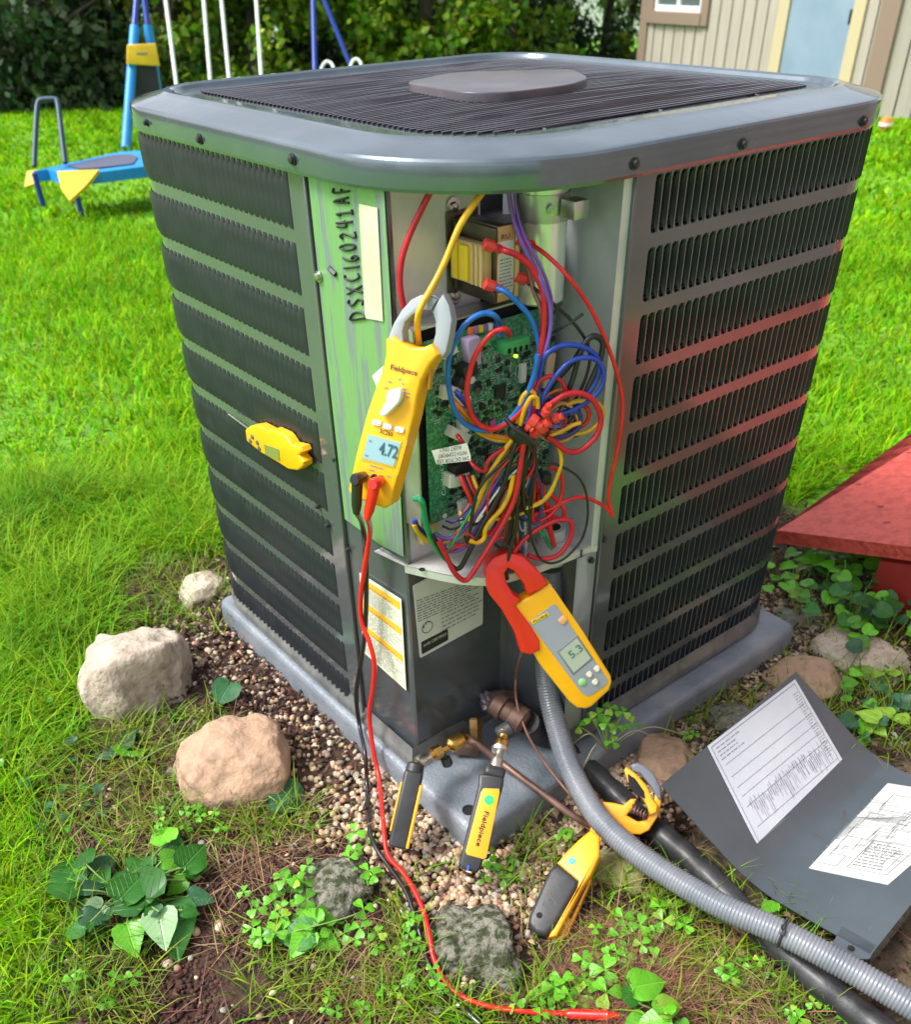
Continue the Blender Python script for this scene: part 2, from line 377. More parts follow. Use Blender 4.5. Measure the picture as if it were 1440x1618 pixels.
N = COIL.node_tree.nodes; L = COIL.node_tree.links; tc = N.new('ShaderNodeTexCoord'); wv = N.new('ShaderNodeTexWave'); wv.bands_direction = 'Z'; wv.inputs['Scale'].default_value = 62; wv.inputs['Distortion'].default_value = .6; wv.inputs['Detail Scale'].default_value = 3
rp = N.new('ShaderNodeMapRange'); mx = N.new('ShaderNodeMix'); mx.data_type = 'RGBA'; mx.inputs[6].default_value = (.008, .008, .01, 1); mx.inputs[7].default_value = (.085, .09, .1, 1)
L.new(tc.outputs['Object'], wv.inputs[0]); L.new(wv.outputs['Fac'], mx.inputs[0]); L.new(mx.outputs[2], N['Principled BSDF'].inputs['Base Color'])
bp = N.new('ShaderNodeBump'); bp.inputs['Strength'].default_value = 1; bp.inputs['Distance'].default_value = .004; L.new(wv.outputs['Fac'], bp.inputs['Height']); L.new(bp.outputs[0], N['Principled BSDF'].inputs['Normal'])
# louvre: a lanced fin, hinge at x=+SW/2, lifted at x=-SW/2
def louver_mesh(sgn, LIFT, cover):
    vs, fs = [], []; nzv, nxv = 8, 4
    for j in range(nzv+1):
        t = j/nzv; z = (t-.5)*ROWH*.985; e = 1-abs(2*t-1)**6; 
        wd = SW*(.5 if j in (0, nzv) else 1)
        for i in range(nxv+1):
            s_ = i/nxv; x = sgn*(SW/2-s_*wd*cover); o = LIFT*e*s_**.8
            vs.append((x, -o-.0006, z))
    for j in range(nzv):
        for i in range(nxv):
            a = j*(nxv+1)+i; fs.append((a, a+1, a+nxv+2, a+nxv+1))
    n = len(vs); vs += [(x, y+.0009, z) for x, y, z in vs]
    fs += [tuple(n+k for k in f)[::-1] for f in fs]
    # lip closing the lifted edge
    for j in range(nzv):
        a = j*(nxv+1)+nxv; b_ = a+nxv+1; fs.append((a, b_, b_+n, a+n))
    me = mesh(vs, fs); bm = bmesh.new(); bm.from_mesh(me); bmesh.ops.recalc_face_normals(bm, faces=bm.faces); bm.to_mesh(me); bm.free(); return autosmooth(me, 50)
def stadium(w_, h_, n=4):
    pts = []
    for cy, a0 in ((h_/2-w_/2, 0), (-h_/2+w_/2, 180)):
        for k in range(n+1):
            a = math.radians(a0+180*k/n); pts.append((w_/2*math.cos(a), cy+w_/2*math.sin(a)))
    return pts
def side_panel(pathf, s0, sl0, s_end, zb, zt, name, seen, sgn, cols):
    """sheet with slots; every lanced slot is really cut"""
    bm = bmesh.new(); vc = {}
    def V_(s, z, o=0):
        k = (round(s, 5), round(z, 5))
        if k not in vc:
            p, n_ = pathf(s); vc[k] = bm.verts.new(p+Z*z)
        return vc[k]
    def quad(sa, sb, za, zb_):
        try: bm.faces.new((V_(sa, za), V_(sb, za), V_(sb, zb_), V_(sa, zb_)))
        except ValueError: pass
    ss = [sl0+PITCH*k for k in range(cols+1)]; rows = [(Z1-DZ*r, Z1-DZ*r+ROWH) for r in range(11)]
    marg = (DZ-ROWH)/2
    zs = [(a-marg, b+marg) for a, b in rows]
    for (za, zb_) in zs: quad(s0, sl0, za, zb_)
    for k in range(cols):
        quad(ss[k], ss[k+1], zs[0][1], zt); quad(ss[k], ss[k+1], zb, zs[-1][0])
        for (za, zb_) in zs:
            c = (ss[k]+ss[k+1])/2; cz_ = (za+zb_)/2; st = stadium(SW, ROWH)
            hole = [V_(c+p[0], cz_+p[1]) for p in st]      # starts at right side going up, over the top, down the left side
            TR, TL, BL, BR = V_(ss[k+1], zb_), V_(ss[k], zb_), V_(ss[k], za), V_(ss[k+1], za)
            # hole idx 0..4 top arc right->left, 5..9 bottom arc left->right
            for q in ((TR, hole[0], hole[1], hole[2]), (TR, hole[2], TL), (TL, hole[2], hole[3], hole[4]), (TL, hole[4], hole[5], BL), (BL, hole[5], hole[6], hole[7]), (BL, hole[7], BR), (BR, hole[7], hole[8], hole[9]), (BR, hole[9], hole[0], TR)):
                bm.faces.new(q)
    quad(s0, sl0, zs[0][1], zt); quad(s0, sl0, zb, zs[-1][0])
    k = ss[-1]
    while k < s_end:
        quad(k, min(k+.02, s_end), zb, zs[-1][0]); quad(k, min(k+.02, s_end), zs[0][1], zt)
        for (za, zb_) in zs: quad(k, min(k+.02, s_end), za, zb_)
        k += .02
    # sheet thickness at the seam edge
    e0 = [v for v in bm.verts]
    me = bm2me(bm); pan = link(name, me, PAINT, unit)
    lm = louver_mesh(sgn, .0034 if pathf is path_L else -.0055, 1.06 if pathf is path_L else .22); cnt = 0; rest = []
    for k in range(cols):
        c = (ss[k]+ss[k+1])/2
        p, n_ = pathf(c); xd = Z.cross(n_)        # x axis along the sheet: to the viewer's right from outside
        R_ = Matrix(((xd.x, -n_.x, 0, 0), (xd.y, -n_.y, 0, 0), (0, 0, 1, 0), (0, 0, 0, 1)))
        for (za, zb_) in rows:
            M_ = Matrix.Translation(p+Z*((za+zb_)/2))@R_
            if k < seen:
                o = link('louver', lm, LOUV_SHADE if not lm.materials else None, pan); o.matrix_local = M_
            else: rest.append(M_)
    co = np.array([v.co[:] for v in lm.vertices]); F = [tuple(f.vertices) for f in lm.polygons]; av, af = [], []
    for M_ in rest:
        A = np.array(M_); q = co@A[:3, :3].T+A[:3, 3]; n0 = len(av)*0+sum(len(x) for x in av); av.append(q); af += [tuple(i+n0 for i in f) for f in F]
    if av:
        me = mesh(np.concatenate(av), af); autosmooth(me, 50); link('louver', me, LOUV_SHADE, pan, kind='stuff')
    return pan
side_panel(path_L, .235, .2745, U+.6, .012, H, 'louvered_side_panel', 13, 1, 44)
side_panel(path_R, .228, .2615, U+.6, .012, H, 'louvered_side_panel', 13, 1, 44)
# coil standing behind both panels
def coil(pathf, s0, s1):
    vs, fs = [], []; n = 50
    for i in range(n+1):
        p, nn = pathf(s0+(s1-s0)*i/n, 0); p = p-nn*.011; vs += [p+Z*.03, p+Z*(H-.004)]
    for i in range(n): fs.append((2*i, 2*i+2, 2*i+3, 2*i+1))
    me = mesh(vs, fs); me.shade_smooth(); return me
link('coil', coil(path_L, .24, U+.55), COIL, unit); link('coil', coil(path_R, .235, U+.55), COIL, unit)
# seam edges: dark folded flange of the left and right panels
for pf, s0 in ((path_L, .235), (path_R, .228)):
    p, nn = pf(s0); t = (pf(s0+.01)[0]-p).normalized()
    link('panel_edge', box(p+t*.002+nn*.0015+Z*(H+.012)/2, t, nn, Z, .0022, .003, (H-.014)/2, .001), PAINT, unit)
# base pan: rolled lip round the foot
def outline(off, rf, rc, z=0, n=12):
    """rounded square outline, starting at the front corner and going round by the left"""
    lo, hi = -off, U+off; pts = []
    for (ca, cb, a0, r) in ((lo, lo, 180, rf), (hi, lo, -90, rc), (hi, hi, 0, rc), (lo, hi, 90, rc)):
        sx = 1 if ca == lo else -1; sy = 1 if cb == lo else -1
        for k in range(n+1):
            a = math.radians(a0+90*k/n); pts.append(AB(ca+sx*r+r*math.cos(a), cb+sy*r+r*math.sin(a), z))
    return pts
def loft(rings, close=False, cap_last=False):
    vs = [p for r in rings for p in r]; n = len(rings[0]); fs = []
    for i in range(len(rings)-1):
        for k in range(n): fs.append((i*n+k, i*n+(k+1) % n, (i+1)*n+(k+1) % n, (i+1)*n+k))
    if cap_last: fs.append(tuple(range((len(rings)-1)*n, len(rings)*n)))
    return mesh(vs, fs)
def foot(off, z):
    # foot follows the body; the front corner is the notch of the service corner
    pts = [AB(.118, .17, z), AB(.114-off, -off, z)]
    for k in range(0, 26):
        p, nn = path_L(.14+(U+.3-.14)*k/25, off); pts.append(p+Z*z)
    pts.append(AB(U+off, U+off, z))
    for k in range(25, -1, -1):
        p, nn = path_R(.20+(U+.3-.20)*k/25, off); pts.append(p+Z*z)
    pts += [AB(-off, .188, z), AB(.02, .178, z)]
    return pts
me = loft([foot(.0, .03), foot(.002, .022), foot(.006, .014), foot(.0085, .009), foot(.0085, .001), foot(.0, -.001)]); link('base_pan', autosmooth(me, 30), mat('base_lip', (.13, .14, .14), .4, .4, (.24, .24, .23), 30, 8, .05, 120), unit)
# ---- cap: pressed lid with rounded corners
RF, RB = .2, .145
def cap_ring(ins, z): return outline(.012-ins, max(RF-ins, .01), max(RB-ins, .01), z, 16)
cp = [(.006, H-.003), (.001, H-.004), (0, H-.001), (0, H+.0185), (.0008, H+.0215), (.003, H+.0237), (.007, H+.0252), (.036, H+.0315), (.043, H+.0335), (.046, H+.0345), (.052, H+.0345), (.055, H+.0325), (.058, H+.0285)]
me = loft([cap_ring(*c) for c in cp]); autosmooth(me, 17); link('cap', me, CAPP, unit)
# flat land between the lip and the grille
def inner_out(z, n=16):
    a0, a1 = .098, .655; r = .05
    pts = []
    for (ca, cb, an, sx, sy, rr) in ((a0, a0+.0, 180, 1, 1, .10), (a1+.01, a0-.005, -90, -1, 1, .04), (a1, a1, 0, -1, -1, .06), (a0-.005, a1+.01, 90, 1, -1, .04)):
        for k in range(n+1):
            a = math.radians(an+90*k/n); pts.append(AB(ca+sx*rr+rr*math.cos(a), cb+sy*rr+rr*math.sin(a), z))
    return pts
me = loft([cap_ring(.058, H+.0285), inner_out(H+.0275), inner_out(H-.02)]); autosmooth(me, 40); link('cap_flange', me, CAPP, unit)
link('interior_shade', mesh([p for p in inner_out(H-.06)], [tuple(range(68))]), DARK, unit)  # black sheet painting in the unlit interior below the grille
# fan blades below the grille
FC = AB(.376, .376, H-.045)
for k in range(3):
    bm = bmesh.new(); a0 = k*2*PI/3+.4; rr = [.05, .12, .19, .235]; vv = []
    for r in rr:
        for q in range(6):
            a = a0+q*.22*(1+.15*r/.2); z = (q-2.5)*-.006
            vv.append(bm.verts.new(FC+Vector((math.cos(a)*r, math.sin(a)*r, z))))
    for i in range(3):
        for q in range(5): bm.faces.new((vv[i*6+q], vv[i*6+q+1], vv[(i+1)*6+q+1], vv[(i+1)*6+q]))
    link('fan_blade', bm2me(bm), mat('fan_grey', (.08, .08, .085), .5, .5), unit)
# grille wires: parallel to the right face
GW = mat('grille_wire', (.035, .03, .04), .22, .2, coat=.6)
ina = [Vector(((p.y-p.x)/s2, (p.x+p.y)/s2)) for p in inner_out(0)]
def span_b(a):
    bs = []
    for i in range(len(ina)):
        p, q = ina[i], ina[(i+1) % len(ina)]
        if (p.x-a)*(q.x-a) < 0: bs.append(p.y+(q.y-p.y)*(a-p.x)/(q.x-p.x))
    return (min(bs), max(bs)) if len(bs) > 1 else None
k = 0; a = .103
while a < .652:
    sp_ = span_b(a)
    if sp_:
        b0, b1 = sp_; P_ = [AB(a, b0-.004, H+.014), AB(a, b0-.003, H+.0285)]
        for q in range(1, 12):
            t = q/12; bow = .004*math.sin(PI*t)*math.sin(PI*(a-.1)/.555); P_.append(AB(a+.010*math.sin(PI*t)*math.sin(2*PI*(a-.1)/.555)*0+random.uniform(-.0002, .0002), b0+(b1-b0)*t, H+.0285+bow+random.uniform(-.0001, .0001)))
        P_ += [AB(a, b1+.003, H+.0285), AB(a, b1+.004, H+.014)]
        link('grille_wire', tube(P_, .0015, 6, 0, raw=True), GW, unit)
    a += .0092; k += 1
for b in (.2, .376, .55):
    sp_ = (.1, .66); P_ = [AB(.095+(.565)*q/12, b, H+.0265+.004*math.sin(PI*q/12)*math.sin(PI*(b-.1)/.555)) for q in range(13)]
    link('grille_crossbar', tube(P_, .002, 6, 0, raw=True), GW, unit)
# fan motor cover
pl = Plane(AB(.376, .376, H+.0415), Z, LD)
cv = [(638, 130), (718, 114), (905, 109), (932, 123), (900, 134), (800, 146), (735, 146)]
me = pl.prism(cv, -.0105, 0, .0018, 3, .022); link('motor_cover', me, mat('cover_grey', (.075, .07, .085), .34, .1, (.12, .10, .11), 14, 6, .03, 60, spec=.4), unit)
me = pl.prism([(665, 131), (760, 114), (880, 124), (800, 141), (742, 142)], -.04, -.008, 0); link('fan_motor', me, DARK, unit)
# screws along the skirt and panels
def screw(p, n_, r=.0048, m_=None, nm='screw'):
    n_ = n_.normalized(); me = join_meshes([lathe(p, p+n_, [(0, r*1.35), (.0012, r*1.35), (.0013, r*.95), (.004, r*.9), (.0046, r*.6)], 12)])
    return link(nm, autosmooth(me, 30), m_ or BLACK, unit)
for (x, y) in ((316, 220), (463, 252), (232, 194)): screw(on(x, y, AB(0, -.0125), RD), -RD, .0042 if x > 240 else .003)
for (x, y) in ((1003, 259), (1174, 228), (1365, 192)): screw(on(x, y, AB(-.0125, 0), LD), -LD, .0042)
for (x, y, mm) in ((504, 437, STEEL), (503, 800, BLACK), (551, 868, BLACK), (519, 830, BLACK), (530, 725, BLACK)): screw(on(x, y, AB(0, -.002), RD), -RD, .003 if mm is BLACK else .0045, mm)
for (x, y) in ((954, 852), (934, 885), (930, 1112)): screw(on(x, y, AB(-.002, 0), LD), -LD, .0034)

# ------------------------------------------------------------------ service corner
ZS = .335                                                       # shelf that divides wiring bay and valve bay
def wall(pts, z0, z1, th=.0012):
    vs, fs = [], []
    for p in pts: vs += [AB(*p, z0), AB(*p, z1)]
    for i in range(len(pts)-1): fs.append((2*i, 2*i+2, 2*i+3, 2*i+1))
    return mesh(vs, fs)
def thick(me, t=.0012):
    bm = bmesh.new(); bm.from_mesh(me); bm.normal_update(); bmesh.ops.solidify(bm, geom=bm.faces[:], thickness=t); r = bpy.data.meshes.new('s'); bm.to_mesh(r); bm.free(); bpy.data.meshes.remove(me); return autosmooth(r, 30)
GREEN = mat('green_streaks', (.19, .38, .15), .36, .2, (.2, .25, .26), 9, 10, .15, 40, coat=.3, stretch=(9, 9, .7), thr=(.5, .56))  # green base colour broken by grey vertical streaks
cornerp = Plane(AB(.175, .0032, .4), (AB(.116, .009)-AB(.234, -.001)).cross(Z)*(-1 if (AB(.116, .009)-AB(.234, -.001)).cross(Z).dot(RD) > 0 else 1))
link('corner_post', thick(wall([(.234, .001), (.119, .0108), (.116, .013), (.116, .018)], .012, H)), PAINT, unit)
link('green_strip', mesh([cornerp.w(cornerp.px(*p)) for p in ((485, 262), (606, 285), (622, 560), (638, 880), (600, 860), (545, 820), (516, 560))], [(0, 1, 2, 3, 4, 5, 6)]), GREEN, unit)
# dark lower cover: face with the rating plate and the one behind the valves
link('lower_cover', thick(wall([(.1155, .012), (.1155, .168), (.11, .176), (.0, .2)], .012, ZS)), mat('lower_paint', (.07, .08, .088), .22, .25, (.09, .1, .108), 8, 6, .012, 60, coat=.4), unit)
# wiring bay walls
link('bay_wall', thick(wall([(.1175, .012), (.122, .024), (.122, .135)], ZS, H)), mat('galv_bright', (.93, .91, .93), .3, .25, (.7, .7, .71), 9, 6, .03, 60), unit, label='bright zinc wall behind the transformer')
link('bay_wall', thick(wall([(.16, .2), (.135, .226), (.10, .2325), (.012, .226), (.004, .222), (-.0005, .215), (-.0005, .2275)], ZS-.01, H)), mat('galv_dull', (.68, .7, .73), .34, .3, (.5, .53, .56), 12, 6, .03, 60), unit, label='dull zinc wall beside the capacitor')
link('bay_back', thick(wall([(.122, .13), (.19, .15), (.19, .24), (.13, .23)], ZS, H)), mat('bay_dark', (.10, .10, .11), .6, .3), unit)
# flange strip below the wiring bay, painted
link('flange', thick(wall([(.0, .192), (-.001, .196), (-.001, .2265)], .012, ZS-.01)), mat('strip_paint', (.3, .32, .34), .3, .5, (.3, .31, .33), 12, 6, .02, 60, coat=.5), unit)
# shelf with rounded front edge and lip
sh = [(.118, .009), (.1, .018), (.073, .032), (.05, .046), (.03, .066), (.017, .094), (.010, .125), (.006, .165), (.002, .205), (-.002, .226), (.17, .235), (.17, .0)]
vs = [AB(*p, ZS) for p in sh]; me = mesh(vs, [tuple(range(len(vs)))]); link('shelf', thick(me, .0015), GALV2, unit)
link('shelf_lip', thick(wall(sh[:10], ZS-.011, ZS+.0005), .0012), GALV2, unit)
for (x, y) in ((672, 860), (667, 900), (905, 822)):
    p = onz(x, y, ZS+.0005)
    link('shelf_hole', lathe(p, p+Z, [(0, .004), (.0006, .004)], 12), DARK, unit)
# ---- labels on the outside
def lab(pl, pts, h, m_=PAPER, name='label', **k):
    return link(name, pl.prism(pts, h-.0006, h, 0), m_, unit, **k)
wl = lab(cornerp, [(568, 905), (634, 947), (642, 1091), (574, 1030)], .0012, mat('warn_paper', (.66, .68, .54), .45), label='yellow-headed warning label')
C_ = [cornerp.px(*p, .0014) for p in ((568, 905), (634, 947), (642, 1091), (574, 1030))]
OR_ = mat('warning_orange', (.9, .45, .02), .5)
vs, fs = [], []
for t in (.04, .31, .61):
    for q in ((.06, t), (.96, t), (.96, t+.08), (.06, t+.08)):
        A = C_[0].lerp(C_[1], q[0]); B = C_[3].lerp(C_[2], q[0]); vs.append(cornerp.w(A.lerp(B, q[1]), .0016))
    fs.append((len(vs)-4, len(vs)-3, len(vs)-2, len(vs)-1))
link('warning_bar', mesh(vs, fs), OR_, wl)
me = printed(cornerp, *C_, 26, .0015, .9, .35, 7, 3, .13, .3); me2 = printed(cornerp, *C_, 9, .0015, .9, .35, 7, 4, .4, .6); me3 = printed(cornerp, *C_, 11, .0015, .9, .35, 7, 5, .7, .97)
link('small_print', join_meshes([me, me2, me3]), INKG, wl)
# white sticker with rounded corners and the hand-written number
stk = lab(cornerp, [(567, 322), (596, 329), (605, 508), (577, 503)], .0016, mat('aged_sticker', (.6, .61, .46), .5, 0, (.64, .6, .38), 20, 5), 'sticker', label='pale blank strip sticker')
Cq = [cornerp.px(*p, .0018) for p in ((577, 503), (567, 322), (596, 329), (605, 508))]
link('small_print', printed(cornerp, Cq[0], Cq[1], Cq[2], Cq[3], 4, .0018, .9, .18, 12, 9, .3, .8), mat('faint_ink', (.5, .5, .36), .6), stk)
MK = mat('marker', (.01, .01, .012), .45)
# stroke lettering, drawn like felt pen
GL = {'D': [[(0, 0), (0, 1), (.45, .85), (.6, .5), (.4, .1), (0, 0)]], 'S': [[(.6, .9), (.3, 1), (.05, .75), (.3, .5), (.55, .3), (.35, 0), (0, .1)]], 'X': [[(0, 1), (.6, 0)], [(.6, 1), (0, 0)]],
      'C': [[(.6, .95), (.25, .95), (0, .5), (.2, .05), (.6, .1)]], '1': [[(.15, 1), (.15, 0)]], '6': [[(.45, 1), (.1, .6), (.05, .2), (.3, 0), (.5, .25), (.3, .45), (.08, .3)]], '0': [[(.3, 1), (.0, .6), (.05, .1), (.35, 0), (.55, .4), (.5, .85), (.3, 1)]],
      '2': [[(0, .85), (.3, 1), (.5, .75), (.3, .4), (0, 0), (.6, .02)]], '4': [[(.1, 1), (.0, .4), (.6, .45)], [(.45, 1), (.42, -.05)]], 'i': [[(0, .8), (.2, 1), (.2, 0)], [(-.1, 0), (.5, 0)]], 'A': [[(0, 0), (.3, 1), (.55, 0)], [(.08, .35), (.5, .35)]], 'F': [[(0, 0), (.02, 1), (.55, 1)], [(0, .5), (.4, .52)]]}
A_, B_ = Vector((578, 503)), Vector((548, 286)); seq = 'DSXC160241AF'.replace('41', '4i'); ws = [1.15, 1.05, 1.1, 1.05, .6, .95, 1, 1, 1, .95, 1, .9]; tot = sum(ws); x = 0; mes = []
for ch, wd in zip(seq, ws):
    for st in GL[ch]:
        pp = []
        for (u_, v_) in st:
            base = A_.lerp(B_, (x+u_*wd*.85/.62*.62)/tot); pp.append((base.x-v_*24+1.5*math.sin(x*3), base.y+v_*3.0))
        mes.append(tube([cornerp.w(cornerp.px(*q, .0012), .0012) for q in pp], .00115, 5, 4))
    x += wd
mes.append(tube([cornerp.w(cornerp.px(*q, .0012), .0012) for q in ((520, 423), (524, 428), (531, 434))], .003, 5, 3))
link('marker_writing', join_meshes(mes), MK, unit)
# rating plate on the lower cover
rp_ = Plane(AB(.1145, .08, .2), -LD)
RPp = [(653, 926), (684, 909), (764, 917), (763, 986), (664, 1040)]
plate = link('rating_plate', rp_.prism(RPp, .0, .0012, 0, rnd=.003), PAPER, unit)
q = [rp_.px(*p, .0014) for p in ((657, 928), (760, 895), (763, 982), (664, 1037))]
link('small_print', join_meshes([printed(rp_, *q, 9, .0015, .9, .4, 12, 21, .17, .5), printed(rp_, q[0].lerp(q[1], .35), q[1], q[2], q[3].lerp(q[2], .35), 5, .0015, .95, .3, 9, 22, .5, .82)]), INKG, plate)
bl = [q[0].lerp(q[3], t).lerp(q[1].lerp(q[2], t), s) for s, t in ((.03, .8), (.44, .8), (.44, .985), (.03, .985))]
bk = link('black_badge', rp_.prism([tuple(p) for p in bl], .0012, .0017, 0, rnd=.0025, raw=True), INK, plate)
def tx(pl, s_, A, B, h, hgt, m_, parent, nm='lettering', bold=0):
    """text between local points"""
    a0 = pl.px; pl.px = lambda *p, **k: Vector(p[:2]); me = pl.text(s_, tuple(A), tuple(B), h, hgt, bold); pl.px = a0
    return link(nm, me, m_, parent)
tx(rp_, 'AHRI CERTIFIED', bl[0].lerp(bl[3], .5).lerp(bl[1], .06), bl[1].lerp(bl[2], .5).lerp(bl[0], .06), .002, .0048, PAPER, plate)
tx(rp_, 'ETL', q[0].lerp(q[3], .66).lerp(q[1], .08), q[0].lerp(q[3], .655).lerp(q[1], .19), .0016, .005, INK, plate)
ec = q[0].lerp(q[3], .625).lerp(q[1].lerp(q[2], .625), .135); ring = [rp_.w(ec+Vector((math.cos(t), math.sin(t)))*.0085, .0015) for t in [2*PI*k/24 for k in range(25)]]
link('emblem_ring', tube(ring, .0005, 4, raw=True, caps=False), INK, plate)

def abox(a0, a1, b0, b1, z0, z1, m_, nm, parent, bev=.0008, **k):
    me = box(AB((a0+a1)/2, (b0+b1)/2, (z0+z1)/2), -LD, RD, Z, abs(a1-a0)/2, abs(b1-b0)/2, abs(z1-z0)/2, min(bev, abs(a1-a0)*.3, abs(b1-b0)*.3, abs(z1-z0)*.3), 2)
    return link(nm, me, m_, parent, **k)
# words printed across several warning bars
for t, wd in ((.04, 'WARNING'), (.31, 'WARNING'), (.61, 'WARNING')):
    A = C_[0].lerp(C_[3], t+.075); B = C_[1].lerp(C_[2], t+.075)
    tx(cornerp, wd, A.lerp(B, .22), A.lerp(B, .8), .0019, .0042, INKG, wl, bold=.0)
# ---- transformer
IRON = mat('iron_core', (.16, .13, .10), .35, .7, (.06, .05, .045), 30, 5, .05, 80); CARD = mat('varnished_card', (.62, .45, .2), .45); KR = mat('kraft', (.6, .33, .14), .6); CY = mat('coil_tape', (.85, .62, .02), .3, coat=.4)
tr = abox(.121, .055, .1005, .12, .642, .714, IRON, 'transformer', unit, .001)
abox(.121, .0535, .0965, .1225, .7, .7125, IRON, 'strap', tr); abox(.121, .0535, .0965, .1225, .642, .653, IRON, 'strap', tr)
abox(.0545, .0528, .0995, .121, .643, .7135, KR, 'core_face', tr); abox(.117, .112, .094, .1005, .645, .71, IRON, 'mounting_leg', tr)
abox(.1215, .119, .088, .13, .64, .718, IRON, 'mounting_plate', tr)
abox(.115, .062, .088, .1, .657, .697, CARD, 'bobbin', tr, .002); abox(.109, .1, .0845, .0905, .659, .695, CY, 'winding', tr, .002); abox(.097, .083, .084, .0905, .66, .694, CY, 'winding', tr, .002)
for a in (.079, .072, .065): abox(a, a-.003, .0855, .0905, .658, .696, CARD, 'terminal_rail', tr)
abox(.085, .05, .122, .126, .645, .708, CARD, 'terminal_rail', tr)
tf = Plane(AB(.0526, .11, .68), -LD)
lp = abox(.0529, .0522, .1005, .12, .65, .7, PAPER, 'paper_label', tr)
tx(tf, 'RU', tf.px(792, 379), tf.px(805, 376), .0008, .0045, INK, lp)
c0, c1, c2, c3 = [Vector((tf.px(786, 395).x, 0)) for _ in range(4)]
bx = [(b, z) for b, z in ((.101, .685), (.119, .685), (.119, .652), (.101, .652))]
loc = [Vector(((AB(.0526, b, z)-tf.P).dot(tf.u), (AB(.0526, b, z)-tf.P).dot(tf.v))) for b, z in bx]
link('small_print', printed(tf, *loc, 10, .0008, .95, .35, 5, 8), INKG, lp)
for z, nm in ((.722, 1), (.636, 1)):
    link('mounting_tab', lathe(AB(.121, .098, z), AB(.1, .098, z), [(0, .009), (.0015, .009), (.0016, .005), (.004, .0045), (.0045, .003)], 18), STEEL, tr)
FIN = mat('terminal_red', (.85, .07, .05), .3, coat=.5, trans=.2)
def term(x, y, h, dx=14, dy=5, r=.0058):
    A, B = W(x-dx, y-dy, h), W(x+dx*.1, y+dy*.1, h); C3 = W(x+dx, y+dy, h); me = join_meshes([lathe(A, B, [(0, r*.7), (.001, r), ((B-A).length, r), ((B-A).length+.001, r*.55)], 8), lathe(B, C3, [(0, r*.55), ((C3-B).length*.4, r*.6), ((C3-B).length*.6, r*.8), ((C3-B).length, r*.7)], 8)])
    return link('wire_terminal', autosmooth(me, 40), FIN, tr)
for q in ((778, 390, -.012), (779, 453, -.012), (830, 383, -.03), (829, 442, -.03)): term(*q)
# ---- run capacitor with strap
CM = AB(.076, .18, 0)
cap_ = link('capacitor', lathe(CM+Z*.624, CM+Z*.76, [(0, .022), (.003, .0262), (.118, .0262), (.119, .0275), (.126, .0275), (.127, .0262), (.136, .0262)], 40), mat('aluminium_can', (.92, .92, .93), .26, .6, (.84, .84, .86), 20, 4, .015, 60), unit)
link('strap', lathe(CM+Z*.706, CM+Z*.74, [(0, .0262), (.0002, .0278), (.026, .0278), (.0262, .0262)], 40), GALV, cap_)
p = onz(900, 306, .722); abox(.026, .046, .176, .196, .712, .729, GALV, 'strap_bracket', cap_); link('strap_bolt', lathe(AB(.0475, .165, .72), AB(.03, .155, .72), [(0, .005), (.003, .005), (.0031, .003), (.006, .003)], 6), STEEL, cap_)
# ---- control board in its channel
tray = abox(.112, .094, .016, .222, .395, .622, DARK, 'board_tray', unit)
link('tray_wall', join_meshes([box(AB(.1, .119, .624), -LD, RD, Z, .012, .105, .0012), box(AB(.1, .014, .51), -LD, RD, Z, .016, .0012, .115)]), GALV, tray)
PCB = mat('board_green', (.015, .15, .075), .3, 0, (.08, .34, .2), 260, 3, .05, 300, coat=.4, thr=(.45, .6))
board = abox(.0862, .0846, .0265, .216, .399, .612, PCB, 'control_board', unit, .0003)
bp_ = Plane(AB(.0845, .12, .5), -LD)
def BP(x, y): return bp_.px(x, y, 0)
rg = random.Random(5); sets = {'chip': [], 'resistor': [], 'solder': [], 'trace': []}
u0, u1 = (AB(0, .0265)-bp_.P).dot(bp_.u), (AB(0, .216)-bp_.P).dot(bp_.u)
if u0 > u1: u0, u1 = u1, u0
v0, v1 = .399-.5, .612-.5
def pbox(u, v, du, dv, h, base=0): return box(bp_.w((u, v), base+h/2), bp_.u, bp_.v, bp_.n, du/2, dv/2, h/2)
for k in range(2600):
    u, v = rg.uniform(u0+.004, u1-.004), rg.uniform(v0+.004, v1-.02); t = rg.random()
    if u < u0+.03 and v < v0+.12: continue
    if t < .10: sets['chip'].append(pbox(u, v, rg.uniform(.003, .008), rg.uniform(.002, .006), .0016))
    elif t < .5: sets['resistor'].append(pbox(u, v, *((.0022, .0011) if rg.random() < .5 else (.0011, .0022)), .0008))
    elif t < .8: sets['solder'].append(pbox(u, v, .0012, .0012, .0005))
    else: sets['trace'].append(pbox(u, v, *((.008, .0006) if rg.random() < .5 else (.0006, .009)), .00015))
for nm, m_ in (('chip', mat('chip', (.02, .022, .024), .4)), ('resistor', mat('resistor', (.45, .45, .42), .5, 0, (.1, .12, .11), 400, 2)), ('solder', mat('solder', (.75, .77, .74), .3, .6)), ('trace', mat('silk', (.5, .62, .52), .5))):
    vs, fs = [], []
    for me in sets[nm]:
        n0 = len(vs); vs += [v.co.copy() for v in me.vertices]; fs += [tuple(i+n0 for i in p.vertices) for p in me.polygons]; bpy.data.meshes.remove(me)
    link(nm+'s' if nm != 'chip' else 'small_chips', mesh(vs, fs), m_, board, kind='stuff')
def comp(nm, x, y, w_, h_, t, m_, ang=0, bev=.0004, parent=board, **k):
    c = BP(x, y); d = bp_.u*math.cos(ang)+bp_.v*math.sin(ang); e = -bp_.u*math.sin(ang)+bp_.v*math.cos(ang)
    return link(nm, box(bp_.w(c, t/2), d, e, bp_.n, w_/2, h_/2, t/2, min(bev, t*.3), 2), m_, parent, **k)
